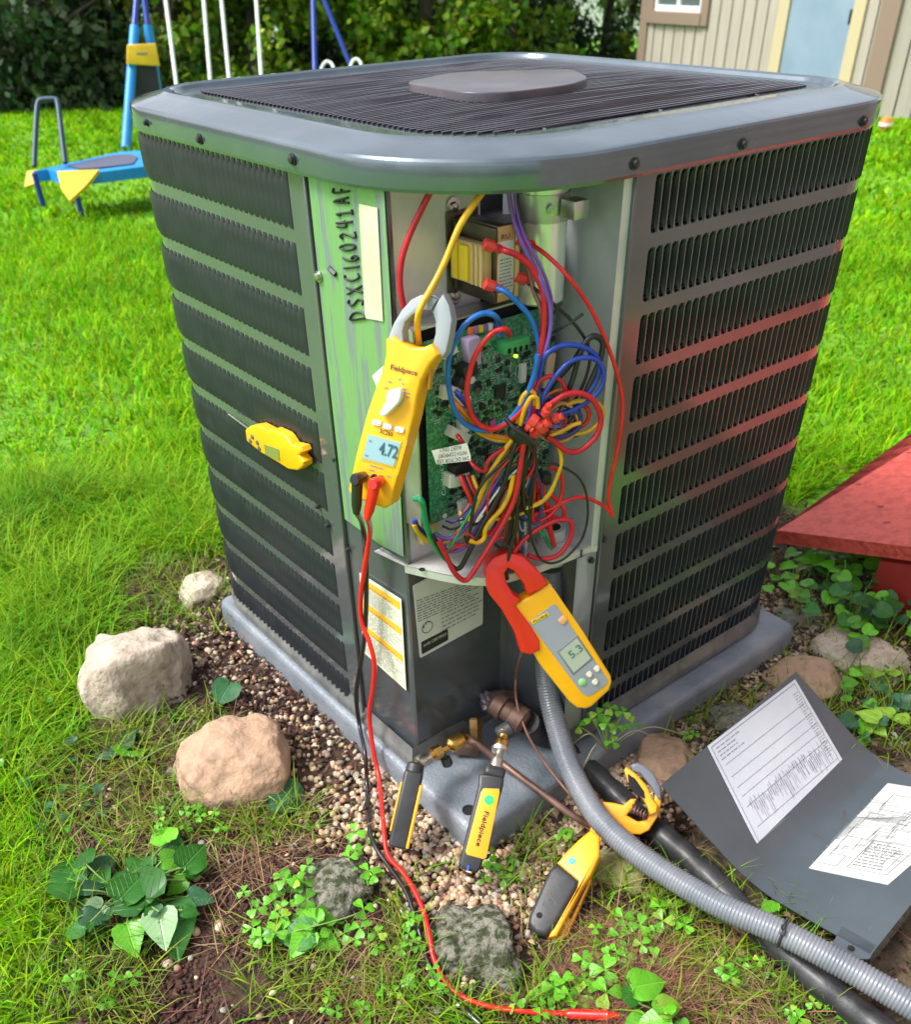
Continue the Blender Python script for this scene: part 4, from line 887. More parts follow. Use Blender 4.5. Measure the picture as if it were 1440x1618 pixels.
# ------------------------------------------------------------------ two gauge probes on brass fittings
def bar(A, B, rx, ry, up, m_, nm, parent, bev=.003, k0=1, k1=1, **kw):
    """rounded bar from A to B"""
    A, B = Vector(A), Vector(B); T = (B-A).normalized(); X = up.cross(T).normalized(); Y = T.cross(X)
    return link(nm, box((A+B)/2, X, Y, T, rx, ry, (B-A).length/2, min(bev, rx*.8, ry*.8), 3), m_, parent, **kw)
SOFT = mat('soft_black', (.022, .023, .026), .42, 0, (.04, .04, .04), 30, 5, .03, 200)
g1 = thing('pressure_probe', 'black and yellow pressure probe seen edge-on, leaning on the corner of the pad', 'pressure probe', )
A, B = onz(655, 1218, .055), onz(628, 1338, -.018); vdir = (CAM-(A+B)/2).normalized()
bar(A, B, .0125, .015, vdir, SOFT, 'body', g1, .004)
T = (B-A).normalized(); Xv = vdir.cross(T).normalized(); 
if Xv.dot(RT) < 0: Xv = -Xv
nn = (vdir*.75+Xv*.65).normalized(); s_ = T.cross(nn).normalized()
bar(A+T*.016+Xv*.0135+vdir*.003, B-T*.002+Xv*.0135+vdir*.003, .0022, .0145, vdir, ORG, 'cover', g1, .0015)
bar(A+T*.018-Xv*.0135+vdir*.0, B-T*.02-Xv*.0135, .0015, .012, vdir, ORG, 'cover', g1, .001)
link('neck', lathe(A-T*.012, B, [(0, .007), (.002, .0115), (.02, .0135), (.026, .0135), (.032, .011)], 18), SOFT, g1)
f1 = [onz(659, 1206, .052), onz(676, 1196, .052), onz(699, 1185, .052), onz(730, 1167, .052)]
KN = mat('nickel', (.62, .6, .55), .3, 1)
link('coupling', lathe(f1[0], f1[1], [(0, .006), (.002, .0095), (.012, .0098), (.014, .0085), (.022, .0085), (.024, .006)], 12), KN, g1)
link('fitting', lathe(f1[1], f1[2], [(0, .006), (.008, .0062), (.009, .0105), (.022, .0105), (.024, .005), (.034, .0045)], 6), BRASS, g1)
link('fitting', lathe(f1[2]+(f1[3]-f1[2])*.3, f1[3], [(0, .005), (.004, .0105), (.008, .0115), (.024, .0115), (.027, .008), (.034, .006)], 12), BRASS, g1)
link('core_knob', lathe(f1[2], onz(708, 1208, .03), [(0, .003), (.012, .0035), (.013, .0075), (.024, .0078), (.026, .006)], 12), SOFT, g1)
g2_ = thing('pressure_probe', 'black pressure probe with a yellow front, green light and vertical lettering', 'pressure probe')
A, B = onz(777, 1226, .07), onz(743, 1368, .0); T = (B-A).normalized(); n_ = (CAM-(A+B)/2).normalized(); n_ = n_-T*n_.dot(T); pq = Plane((A+B)/2, n_, UP)
link('body', pq.prism([(757, 1222), (797, 1224), (796, 1240), (760, 1372), (754, 1379), (730, 1372), (725, 1364), (756, 1240)], -.016, .0, .0045, 3), SOFT, g2_)
link('front_plate', pq.prism([(764, 1245), (789, 1246), (790, 1252), (769, 1354), (764, 1357), (738, 1350), (736, 1345), (760, 1252)], 0, .0016, .0006, 2), ORG, g2_)
link('status_light', lathe(pq.w(pq.px(773, 1264), .0016), pq.w(pq.px(773, 1264), 1), [(0, .0066), (.0006, .0066), (.0012, .0058)], 20), mat('led_green', (.03, .8, .12), .3, emit=.55), g2_)
link('lettering', pq.text('Fieldpiece', (766, 1281), (752, 1336), .0024, .0064, .014), INK, g2_)
link('clip', pq.prism([(739, 1366), (743, 1367), (741, 1376), (737, 1375)], 0, .0012, .0003), mat('blue_tab', (.02, .08, .4), .4), g2_)
N0 = onz(779, 1230, .063); N1 = onz(790, 1186, .075); N2 = onz(796, 1160, .08); N3 = onz(815, 1146, .085)
bar(N0, N0+(N1-N0)*.35, .014, .012, vdir, SOFT, 'neck', g2_, .005)
link('coupling', lathe(N0+(N1-N0)*.25, N1, [(0, .008), (.002, .0085), (.018, .0085), (.02, .0055), (.03, .005), (.031, .0115), (.036, .0125), ((N1-N0).length*.75, .0115), ((N1-N0).length*.75+.006, .0085)], 14), KN, g2_)
link('fitting', lathe(N1, N2, [(0, .0085), (.004, .01), (.014, .01), (.018, .007), (.026, .0075), (.03, .0105), (.036, .0105)], 12), BRASS, g2_)
link('fitting_sleeve', lathe(N2+Vector((-.008, 0, -.004)), N3, [(0, .009), (.003, .012), (.02, .0125), (.022, .0105)], 14), SOFT, g2_)

# ------------------------------------------------------------------ conduit, lines
cn0 = [AB(.044, .19, ZS-.045), AB(.035, .184, .23), onz(864, 1040, .135), onz(868, 1095, .085), onz(882, 1155, .045), onz(905, 1222, .02), onz(945, 1290, .008), onz(1000, 1343, .002), onz(1075, 1394, .002), onz(1150, 1436, .004), onz(1240, 1475, .006), onz(1330, 1523, .004), onz(1440, 1588, .0), onz(1560, 1665, -.005), onz(1700, 1760, -.01)]
cs_ = spline(cn0, 40)
acc = [0]
for p, q in zip(cs_, cs_[1:]): acc.append(acc[-1]+(q-p).length)
tot = acc[-1]; npt = int(tot/.0011); pts = []; j = 0
for k in range(npt):
    s_ = tot*k/(npt-1)
    while j < len(acc)-2 and acc[j+1] < s_: j += 1
    t = (s_-acc[j])/max(acc[j+1]-acc[j], 1e-9); pts.append(cs_[j].lerp(cs_[j+1], min(t, 1)))
cd_ = thing('conduit', 'grey ribbed flexible conduit curving from the unit to the lower right', 'conduit')
me = tube(pts, lambda t: .0158+(.0006 if int(round(t*(npt-1))) % 4 < 2 else -.0004), 18, raw=True); me.shade_smooth()
link('hose', me, mat('conduit_grey', (.13, .145, .17), .32, 0, (.19, .2, .22), 20, 5, .02, 100, coat=.3), cd_)
pl1 = [dep(835, 1142, 1.30), onz(862, 1165, .0), onz(905, 1195, -.02), onz(960, 1243, -.035), onz(1012, 1293, -.04), onz(1085, 1352, -.035), onz(1170, 1435, -.038), onz(1250, 1512, -.04), onz(1345, 1590, -.042), onz(1450, 1670, -.045), onz(1580, 1760, -.05)]
insul = mat('foam_black', (.012, .012, .014), .5, 0, (.03, .03, .032), 40, 6, .2, 60, coat=.08)
il = thing('refrigerant_pipe', 'thick black foam-wrapped refrigerant pipe beside the conduit', 'pipe')
sp_ = spline(pl1, 14); link('insulation', tube(sp_, lambda t: .0178*(1+.05*math.sin(t*60)+.03*math.sin(t*143)), 16, raw=True), insul, il)
cl = thing('copper_pipe', 'thin brown copper pipe running from the brass valve under the conduit', 'pipe')
link('tube', tube([dep(722, 1160, 1.36), onz(748, 1172, .03), onz(790, 1203, .012), onz(850, 1248, .006), onz(905, 1288, -.01), onz(950, 1313, -.035), onz(1015, 1352, -.04), onz(1080, 1408, -.048), onz(1210, 1495, -.05), onz(1330, 1568, -.052), onz(1440, 1640, -.055), onz(1560, 1700, -.055)], .0052, 10, 8), COPPER, cl)
tw = thing('sensor_wire', 'thin brown wire dropping from the red jaw to the pipes', 'wire')
link('strand', tube([fp.w(fp.px(828, 1033), -.01), onz(816, 1065, .11), onz(817, 1110, .08), onz(834, 1160, .05), onz(856, 1197, .03), onz(882, 1232, .015), onz(908, 1262, .0), onz(942, 1292, -.045)], .0020, 8, 8), WM['brown'], tw)
for (x, y, z, r, dx, dy, wh) in ((1237, 1472, .006, .0185, 8, -10, 'round the conduit'), (1332, 1566, -.052, .0075, 10, -9, 'round the copper pipe')):
    c = onz(x, y, z); t = thing('cable_tie', 'black cable tie pulled tight '+wh, 'cable tie')
    ax = (onz(x+40, y+(17 if y < 1500 else 22), z)-c).normalized(); X = ax.orthogonal().normalized(); Y = ax.cross(X)
    R_ = r+.0003
    link('band', tube([c+X*math.cos(a)*R_+Y*math.sin(a)*R_ for a in [2*PI*k/20 for k in range(21)]], .0016, 6, raw=True), BLACK, t)
    link('lock', box(c+(CAM-c).normalized()*(R_+.002), ax, (CAM-c).normalized(), ax.cross((CAM-c).normalized()), .003, .003, .004, .0006), BLACK, t)
    link('tail', tube([c+(CAM-c).normalized()*(R_+.002), c+(CAM-c).normalized()*(R_+.008)+UP*.008, c+(CAM-c).normalized()*(R_+.006)+UP*.016+RT*.006], .0012, 5), BLACK, t)

# ------------------------------------------------------------------ pipe clamp thermometer
m5 = thing('pipe_clamp', 'orange and black pipe clamp thermometer gripping the black pipe under the conduit', 'pipe clamp')
c0 = G(895, 1400, .045); pc = Plane(c0, (CAM-c0).normalized()+Vector((-.12, 0, .75)), UP)
link('handle', pc.prism([(881, 1362), (914, 1390), (912, 1402), (876, 1466), (862, 1477), (846, 1473), (835, 1458), (837, 1444), (868, 1374)], -.022, .004, .006, 4), SOFT, m5)
link('body', pc.prism([(934, 1310), (948, 1321), (948, 1352), (934, 1382), (921, 1400), (880, 1478), (866, 1481), (873, 1466), (911, 1402), (914, 1391), (880, 1363), (896, 1344), (914, 1326)], -.02, .0, .004, 3), ORG, m5)
link('lever', pc.prism([(936, 1378), (934, 1392), (897, 1478), (890, 1484), (880, 1482), (878, 1474), (908, 1420), (922, 1396)], -.034, -.018, .002, 2), ORG, m5)
link('body', pc.prism([(863, 1474), (880, 1478), (890, 1484), (878, 1484), (850, 1478)], -.03, -.014, .002, 2), ORG, m5)
link('lever_slot', pc.prism([(927, 1394), (931, 1393), (903, 1452), (899, 1448)], -.018, -.0172, 0), mat('slot_brown', (.12, .03, .005), .6), m5)
link('status_light', lathe(pc.w(pc.px(904, 1360), 0), pc.w(pc.px(904, 1360), 1), [(0, .0048), (.0008, .0048), (.0018, .0035)], 18), mat('led_teal', (.08, .8, .4), .3, emit=.6), m5)
link('lettering', pc.text('Fieldpiece', (866, 1436), (897, 1385), .0046, .0095, .002), mat('emboss', (.05, .052, .058), .35), m5)
link('screw_hole', lathe(pc.w(pc.px(853, 1447), .0032), pc.w(pc.px(853, 1447), 1), [(0, .004), (.0012, .004)], 12), DARK, m5); link('screw_hole', lathe(pc.w(pc.px(842, 1457), .001), pc.w(pc.px(842, 1457), 1), [(0, .002), (.001, .002)], 12), DARK, m5)
c1 = onz(1005, 1265, .018); pj = Plane(c1, (CAM-c1).normalized(), UP)
link('jaw', pj.prism([(932, 1312), (950, 1266), (968, 1268), (985, 1272), (997, 1262), (1006, 1262), (1001, 1276), (990, 1288), (1008, 1298), (1022, 1296), (1030, 1280), (1036, 1250), (1046, 1252), (1046, 1268), (1040, 1290), (1026, 1312), (1012, 1319), (998, 1318), (972, 1300), (950, 1330)], -.03, -.004, .003, 3), ORG, m5)
link('jaw', pj.prism([(986, 1216), (990, 1211), (1003, 1220), (1022, 1240), (1032, 1262), (1040, 1272), (1038, 1284), (1026, 1288), (1024, 1276), (1012, 1252), (998, 1246), (993, 1236)], -.03, .004, .003, 3), ORG, m5)
link('jaw_pad', pj.prism([(996, 1208), (1008, 1204), (1020, 1210), (1034, 1222), (1045, 1244), (1046, 1262), (1040, 1262), (1030, 1244), (1012, 1222), (1000, 1218)], -.03, .0045, .003, 3), mat('jaw_slate', (.14, .15, .18), .4), m5)
link('jaw_pad', pj.prism([(992, 1222), (1004, 1230), (1018, 1250), (1020, 1262), (1002, 1252), (994, 1240)], -.002, .0055, .001, 2), DARK, m5)
sa, sb = pj.w(pj.px(998, 1276), .004), pj.w(pj.px(1022, 1288), .006); X = (sb-sa).normalized().orthogonal().normalized(); Y = (sb-sa).normalized().cross(X)
link('spring', tube([sa+(sb-sa)*(k/60)+X*math.cos(k*2*PI*5/60)*.005+Y*math.sin(k*2*PI*5/60)*.005 for k in range(61)], .001, 6, raw=True), COPPER, m5)

# ------------------------------------------------------------------ removed access panel lying on the right
ap = thing('access_panel', 'removed dark grey bent metal cover with two white sheets, lying on the ground', 'metal cover')
e0a, e0b = onz(1045, 1240, .062), onz(1258, 1058, .062); e1a, e1b = onz(1190, 1402, -.045), onz(1385, 1205, -.045); dv = ((e0b-e0a)+(e1b-e1a))/2
e2a = onz(1375, 1507, -.012); e2b = e2a+dv*1.0; e0b = e0a+dv; e1b = e1a+dv
prof = []
def qb(a, c, b, n=8):
    return [a*(1-t)**2+c*2*t*(1-t)+b*t*t for t in [i/n for i in range(n+1)]]
def crossline(p0, p1, p2, r=.055):
    d0, d1 = (p0-p1).normalized(), (p2-p1).normalized(); a, b = p1+d0*r, p1+d1*r
    return [p0, p0.lerp(a, .5)]+qb(a, p1, b)+[b.lerp(p2, .5), p2]
prA = crossline(e0a, e1a, e2a); m_n = len(prA); vs, fs = [], []
for k in range(13): vs += [p+dv*(k/12) for p in prA]
for k in range(12):
    for i in range(m_n-1): fs.append((k*m_n+i, k*m_n+i+1, (k+1)*m_n+i+1, (k+1)*m_n+i))
me = mesh(vs, fs); link('sheet', thick(me, .0016), mat('cover_paint', (.075, .092, .105), .25, .12, (.055, .07, .08), 7, 6, .012, 60, coat=.6), ap)
fl_a = [p-dv.normalized()*.0+Vector((0, 0, -.012)) for p in prA]; vs = prA+fl_a; n_ = len(prA)
link('flange', thick(mesh([p+dv*1.0 for p in prA]+[p+dv*1.0+Vector((0, 0, -.02)) for p in prA], [(i, i+1, i+1+n_, i+n_) for i in range(n_-1)]), .0014), MATS['cover_paint'], ap)
dn = (e2a-e1a).normalized()
link('flange', thick(mesh([e2a, e2b, e2b-Z*.022+dn*.004, e2a-Z*.022+dn*.004], [(0, 1, 2, 3)]), .0014), MATS['cover_paint'], ap)
tpn = dn.cross(dv.normalized()).normalized(); tpn = tpn if tpn.z > 0 else -tpn
link('screw_tab', thick(mesh([e2a+dv*.05-dn*.045, e2a-dv*.05-dn*.04, e2a-dv*.06-dn*.012, e2a-dv*.02+dn*.003, e2a+dv*.05], [(0, 1, 2, 3, 4)]), .0014), MATS['cover_paint'], ap)
hc = e2a-dv*.022-dn*.02+tpn*.001; link('screw_hole', lathe(hc, hc+tpn, [(0, .0042), (.0006, .0042)], 12), DARK, ap)
# the two sheets
n1 = (e1a-e0a).cross(dv).normalized(); n1 = n1 if n1.dot(CAM-e0a) > 0 else -n1
L1 = Plane((e0a+e1a)/2, n1); n2 = (e2a-e1a).cross(dv).normalized(); n2 = n2 if n2.dot(CAM-e1a) > 0 else -n2; L2 = Plane((e2a+e1a)/2, n2)
PW = mat('sheet_paper', (.6, .62, .66), .45, 0, (.52, .54, .6), 9, 4, .05, 14); PY_ = mat('sheet_paper_cream', (.58, .6, .56), .5, 0, (.5, .52, .48), 9, 4, .08, 14)
S1 = [(1119, 1178), (1257, 1073), (1340, 1214), (1199, 1337)]
p1 = link('paper_sheet', L1.prism(S1, .0, .0012, 0), PW, ap, label='white sheet of parts tables'); q = [L1.px(*p, .0014) for p in S1]
def uvq(q, u, v): return q[0].lerp(q[1], u).lerp(q[3].lerp(q[2], u), v)
bl = [(uvq(q, .02, v), uvq(q, .97, v), .0009) for v in (.03, .97)]+[(uvq(q, u, .03), uvq(q, u, .97), .0009) for u in (.02, .97)]
bl += [(uvq(q, .06, v), uvq(q, .97, v), .0006) for v in (.24, .36, .47, .56, .66, .86)]
link('table_rule', bars(L1, bl, .0016), INKG, p1)
rg = random.Random(4); bl = []
for i in range(46):
    u = .1+.84*i/46
    for _ in range(2):
        v0_ = rg.uniform(.60, .70); bl.append((uvq(q, u, v0_), uvq(q, u, v0_+rg.uniform(.04, .2)), .0016))
link('small_print', bars(L1, bl, .0016), mat('pale_ink', (.38, .38, .42), .6), p1)
link('small_print', printed(L1, uvq(q, .05, .05), uvq(q, .5, .05), uvq(q, .5, .2), uvq(q, .05, .2), 4, .0016, .6, .2, 12, 5), INKG, p1); link('small_print', printed(L1, uvq(q, .9, .1), uvq(q, .96, .1), uvq(q, .96, .8), uvq(q, .9, .8), 26, .0016, .9, .25, 2, 6), INKG, p1)
S2 = [(1372, 1232), (1560, 1262), (1404, 1397), (1253, 1366)]
p2 = link('paper_sheet', L2.prism(S2, .0, .0012, 0), PY_, ap, label='cream wiring diagram sheet'); q = [L2.px(*p, .0014) for p in S2]
rg = random.Random(11); bl = []
for _ in range(70):
    u, v_ = rg.uniform(.1, .85), rg.uniform(.2, .78); l = rg.uniform(.03, .16); bl.append((uvq(q, u, v_), uvq(q, min(u+l, .95), v_), .0008)); bl.append((uvq(q, u, v_), uvq(q, u, min(v_+l*.8, .95)), .0008))
for k in range(9): bl.append((uvq(q, .12+.015*k, .42), uvq(q, .12+.015*k, .74-.015*k), .0008)); bl.append((uvq(q, .12+.015*k, .42), uvq(q, .6, .42-.012*k), .0006))
for (u0_, v0_, u1_, v1_) in ((.3, .12, .8, .3), (.5, .62, .9, .92), (.08, .82, .4, .93)):
    for a, b in (((u0_, v0_), (u1_, v0_)), ((u1_, v0_), (u1_, v1_)), ((u1_, v1_), (u0_, v1_)), ((u0_, v1_), (u0_, v0_))): bl.append((uvq(q, *a), uvq(q, *b), .001))
link('diagram', bars(L2, bl, .0016), INKG, p2)
link('small_print', printed(L2, uvq(q, .52, .64), uvq(q, .88, .64), uvq(q, .88, .9), uvq(q, .52, .9), 9, .0016, .9, .35, 7, 7), INKG, p2)

# ------------------------------------------------------------------ stones
def rock(x0, x1, y0, y1, label, m_, sq=.75, seed=0, lump=.18, up=0):
    """stone that spans x0..x1, y0..y1 in the photo"""
    base = G((x0+x1)/2, y1-(y1-y0)*.12); wpx = (base-CAM).dot(FW)/FOC
    rx = (x1-x0)/2*wpx; d = (base-CAM); d.z = 0; el = math.atan2(CAM.z-base.z, d.length)
    H_ = (y1-y0)*wpx; ry = min(rx*1.1, H_/(math.sin(el)+sq*math.cos(el))*.62); rz = ry*sq*1.1
    fwd = d.normalized(); c = base+fwd*ry*.80+Z*(rz*.02+up)
    bm = bmesh.new(); bmesh.ops.create_icosphere(bm, subdivisions=5, radius=1)
    rg = random.Random(seed)
    cuts = [(Vector((rg.gauss(0, 1), rg.gauss(0, 1), rg.gauss(.25, .8))).normalized(), rg.uniform(.68, .88)) for _ in range(9)]
    off = Vector((rg.random()*50, rg.random()*50, 0)); right = Vector((fwd.y, -fwd.x, 0))
    for v in bm.verts:
        p = v.co.copy()
        for cn_, cd_k in cuts:
            e_ = p.dot(cn_)-cd_k
            if e_ > 0: p -= cn_*e_*.9
        n_ = noise.noise(p*.9+off)*lump*1.6+noise.noise(p*2.2+off)*lump*.6+noise.noise(p*5+off)*lump*.26+noise.noise(p*12+off)*lump*.10+abs(noise.noise(p*3+off*2))*-lump*.35
        q = p*(1+n_); q = Vector((math.copysign(abs(q.x)**.88, q.x), math.copysign(abs(q.y)**.88, q.y), math.copysign(abs(q.z)**.8, q.z)))
        v.co = right*q.x*rx+fwd*q.y*ry+Z*q.z*rz
    me = bm2me(bm); me.shade_smooth(); o = link('stone', me, m_, label=label, cat='stone', group='stones round the pad'); o.location = c; return o
RW = mat('rock_pale', (.5, .41, .32), .85, 0, (.22, .175, .13), 28, 14, .55, 90, thr=(.48, .74)); RT_ = mat('rock_tan', (.42, .27, .175), .85, 0, (.2, .13, .085), 30, 14, .5, 90, thr=(.48, .74))
RM = mat('rock_mossy', (.2, .19, .15), .9, 0, (.03, .04, .012), 75, 14, 1, 120, thr=(.42, .56)); RG = mat('rock_grey', (.26, .24, .2), .85, 0, (.12, .12, .09), 60, 12, 1, 110)
RY = mat('rock_moss_yellow', (.3, .27, .13), .9, 0, (.15, .16, .04), 22, 10, .8, 50)
rock(152, 334, 935, 1155, 'pale cream boulder, the largest, left of the pad', RW, 1.0, 1, .2)
rock(282, 490, 1085, 1302, 'smooth tan boulder below the pale cream one', RT_, .8, 2, .16)
rock(672, 826, 1398, 1582, 'rough speckled mossy stone at the bottom under the probes', RM, .6, 3, .25)
rock(470, 606, 1325, 1480, 'dark mossy stone half hidden by clover', RM, .5, 4, .2)
rock(985, 1110, 1150, 1265, 'flat tan stone behind the pipe clamp', RT_, .5, 5, .15)
rock(1108, 1200, 1100, 1172, 'grey stone between the pad and the removed cover', RG, .6, 6, .15)
rock(1200, 1335, 1020, 1120, 'tan stone behind the top corner of the removed cover', RT_, .5, 7, .14)
rock(1275, 1436, 985, 1078, 'flat buff stone, farthest right beside the leafy weeds', RW, .4, 8, .14)
rock(280, 366, 895, 968, 'dusty pale stone behind the left corner of the pad', RW, .5, 9, .15)
rock(930, 1030, 1335, 1418, 'yellow-mossed stone below the conduit', RY, .5, 10, .2)
rock(1215, 1300, 955, 1000, 'small brown stone by the right corner of the pad', RG, .4, 12, .15)

# ------------------------------------------------------------------ gravel, mulch, straw (nobody could count these)
def scatter_mesh(name, base_v, base_f, pos, scl, rot, m_, squash=None, label=None, cat=None):
    """one mesh of many small pieces; base_v (n,3)"""
    n = len(pos); bv = np.asarray(base_v); c, s_ = np.cos(rot), np.sin(rot)
    tilt = RNG.normal(0, .45, (n, 2)); V_ = bv[None]*scl[:, None, :]
    a = tilt[:, 0]; y = V_[..., 1]*np.cos(a)[:, None]-V_[..., 2]*np.sin(a)[:, None]; z = V_[..., 1]*np.sin(a)[:, None]+V_[..., 2]*np.cos(a)[:, None]
    x = V_[..., 0]*np.cos(tilt[:, 1])[:, None]+z*np.sin(tilt[:, 1])[:, None]; z = -V_[..., 0]*np.sin(tilt[:, 1])[:, None]+z*np.cos(tilt[:, 1])[:, None]
    X = x*c[:, None]-y*s_[:, None]; Y = x*s_[:, None]+y*c[:, None]
    V_ = np.stack([X, Y, z], -1)+pos[:, None, :]
    F = np.asarray(base_f); fk = F.shape[1]; FF = (F[None]+(np.arange(n)*len(bv))[:, None, None]).reshape(-1, fk)
    return fast_mesh(name, V_.reshape(-1, 3), FF, m_, label, cat)
def fast_mesh(name, V_, F, m_, label=None, cat=None, smooth=False):
    me = bpy.data.meshes.new(name); me.vertices.add(len(V_)); me.vertices.foreach_set('co', V_.astype(np.float32).ravel())
    k = F.shape[1]; me.loops.add(F.size); me.loops.foreach_set('vertex_index', F.astype(np.int32).ravel())
    me.polygons.add(len(F)); me.polygons.foreach_set('loop_start', np.arange(0, F.size, k, dtype=np.int32)); me.polygons.foreach_set('loop_total', np.full(len(F), k, dtype=np.int32))
    me.update(calc_edges=True); me.validate()
    if smooth: me.shade_smooth()
    return link(name, me, m_, kind='stuff', label=label, cat=cat)
def H(x, y):
    h = np.empty(len(x))
    for i in range(len(x)): h[i] = gh(float(x[i]), float(y[i]))
    return h
def ico(sub=1):
    bm = bmesh.new(); bmesh.ops.create_icosphere(bm, subdivisions=sub, radius=1); v = [tuple(q.co) for q in bm.verts]; f = [[q.index for q in p.verts] for p in bm.faces]; bm.free(); return v, f
def cloud(n, x0, x1, y0, y1, prob):
    x = RNG.uniform(x0, x1, n); y = RNG.uniform(y0, y1, n); k = RNG.random(n) < prob(x, y); return x[k], y[k]
iv, if_ = ico(2)
iv = np.array(iv); iv = iv*(1+.14*np.sin(iv[:, :1]*3+1)*np.cos(iv[:, 1:2]*2.5))
def pebble_prob(x, y):
    d = pad_dist(x, y); p = gravel_w(x, y)*(d > -.005)
    front = (y < .35) & (np.abs(x) < .45)
    p = p*np.where((x < -.17) & (y > .05), .28, 1); p = p*np.where(d < .1, 1, .5)
    return p
x, y = cloud(72000, -.75, .95, -.35, .95, pebble_prob); n = len(x); s_ = RNG.uniform(.0028, .0062, n)
PEB = mat('pebbles', (.36, .25, .17), .6, 0, None, 9, 4, .1, 200, rnd=.3, spec=.4, pal=[(.5, .38, .24), (.32, .2, .11), (.58, .48, .34), (.26, .2, .14), (.46, .32, .18), (.36, .33, .28), (.6, .44, .24), (.17, .11, .07), (.5, .4, .28)])
scl = np.stack([s_*RNG.uniform(.8, 1.35, n), s_*RNG.uniform(.75, 1.1, n), s_*RNG.uniform(.5, .85, n)], -1)
scatter_mesh('gravel', iv, if_, np.stack([x, y, H(x, y)+s_*.45+.003*RNG.random(n)], -1), scl, RNG.uniform(0, 6.3, n), PEB, label='pale and pinkish pea gravel packed round the pad', cat='gravel')
x, y = cloud(3500, -.75, .95, -.4, .95, lambda x, y: (1-lawn_w(x, y))*(pad_dist(x, y) > 0)*.35); n = len(x); s_ = RNG.uniform(.002, .0075, n)
scl = np.stack([s_*RNG.uniform(.8, 1.35, n), s_*RNG.uniform(.75, 1.1, n), s_*RNG.uniform(.5, .85, n)], -1)
scatter_mesh('loose_stones', iv, if_, np.stack([x, y, H(x, y)+s_*.3+.002], -1), scl, RNG.uniform(0, 6.3, n), PEB, label='small stones scattered over the bare soil', cat='gravel')
# bark chips and dead leaf bits
cv_ = [(-1, -.5, 0), (1, -.4, .15), (1.1, .5, 0), (-.9, .6, .2), (-.9, -.4, -.25), (1, -.4, -.2), (1, .4, -.3), (-.8, .5, -.2)]; cf_ = [(0, 1, 2, 3), (4, 7, 6, 5), (0, 4, 5, 1), (1, 5, 6, 2), (2, 6, 7, 3), (3, 7, 4, 0)]
x, y = cloud(42000, -.85, 1.0, -.42, 1.0, lambda x, y: (1-lawn_w(x, y))*(pad_dist(x, y) > 0)*np.where(pad_dist(x, y) < .2, .6, .35)*(1-.75*soil_w(x, y))*np.where((y < .16) & (x > -.32), .3, 1))
n = len(x); s_ = RNG.uniform(.003, .0085, n); scl = np.stack([s_, s_*RNG.uniform(.4, .8, n), s_*.5], -1)
scatter_mesh('mulch', cv_, cf_, np.stack([x, y, H(x, y)+.006+.010*RNG.random(n)], -1), scl, RNG.uniform(0, 6.3, n), mat('bark', (.085, .04, .022), .8, 0, (.03, .016, .01), 30, 4, .3, 90, rnd=.5), label='dark brown bark chips and dead leaf bits', cat='mulch')
x, y = cloud(16000, -.5, .1, -.45, .1, lambda x, y: soil_w(x, y)*.9); n = len(x); s_ = RNG.uniform(.0015, .005, n)
iv1, if1 = ico(1); scatter_mesh('soil_crumbs', iv1, if1, np.stack([x, y, H(x, y)+.001], -1), np.stack([s_, s_*.8, s_*.7], -1), RNG.uniform(0, 6.3, n), mat('crumb', (.085, .036, .02), .9, 0, (.04, .02, .012), 60, 4, rnd=.35), label='crumbly brown soil at the bottom', cat='soil')

# ------------------------------------------------------------------ grass: real blades
def blades(name, x, y, ln, wd, lean, m_, label, cat, segs=3, curl=1.0, z0=None, dirb=None):
    n = len(x); h = H(x, y) if z0 is None else z0; az = RNG.uniform(0, 2*PI, n) if dirb is None else dirb+RNG.normal(0, .8, n)
    ca, sa = np.cos(az), np.sin(az); V_ = np.empty((n, 2*segs+1, 3)); ang0 = np.clip(RNG.normal(lean, .3, n), 0, 1.4); px_ = np.zeros(n); pz = np.zeros(n); L_ = ln/segs
    tw = RNG.uniform(-.6, .6, n)
    for k in range(segs+1):
        t = k/segs; w_ = wd*(1-t**1.6)/2
        sx, sy = -np.sin(az+tw*t), np.cos(az+tw*t)
        bx_, by_ = x+ca*px_, y+sa*px_
        if k < segs:
            V_[:, 2*k] = np.stack([bx_+sx*w_, by_+sy*w_, h+pz], -1); V_[:, 2*k+1] = np.stack([bx_-sx*w_, by_-sy*w_, h+pz], -1)
        else: V_[:, 2*k] = np.stack([bx_, by_, h+pz], -1)
        a = ang0+curl*t*RNG.uniform(.5, 1.4, n); a = np.minimum(a, 1.9); px_ = px_+np.sin(a)*L_; pz = np.maximum(pz+np.cos(a)*L_, .002)
    F = []
    for k in range(segs-1): F += [(2*k, 2*k+1, 2*k+3), (2*k, 2*k+3, 2*k+2)]
    F.append((2*segs-2, 2*segs-1, 2*segs)); F = np.array(F)
    FF = (F[None]+(np.arange(n)*(2*segs+1))[:, None, None]).reshape(-1, 3)
    return fast_mesh(name, V_.reshape(-1, 3), FF, m_, label, cat)
GRS = mat('grass_blade', (.21, .50, .003), .65, 0, (.12, .34, .003), 2.5, 3, rnd=.4, trans=.42, spec=.15)
GRD = mat('grass_wild', (.13, .33, .006), .6, 0, (.17, .25, .02), 8, 3, rnd=.45, trans=.3, spec=.35)
DRY = mat('straw', (.34, .25, .11), .7, 0, (.22, .13, .06), 12, 3, rnd=.4, trans=.15)
def infrustum(x, y, m_=1.2):
    P_ = np.stack([x, y, gh_np(x, y)], -1)-np.array(CAM); w_ = P_@np.array(FW); u = P_@np.array(RT)/w_*FOC; v_ = -(P_@np.array(UP))/w_*FOC+PY
    return (w_ > .1) & (np.abs(u) < 720*m_) & (v_ < 1618*1.08) & (v_ > -60)
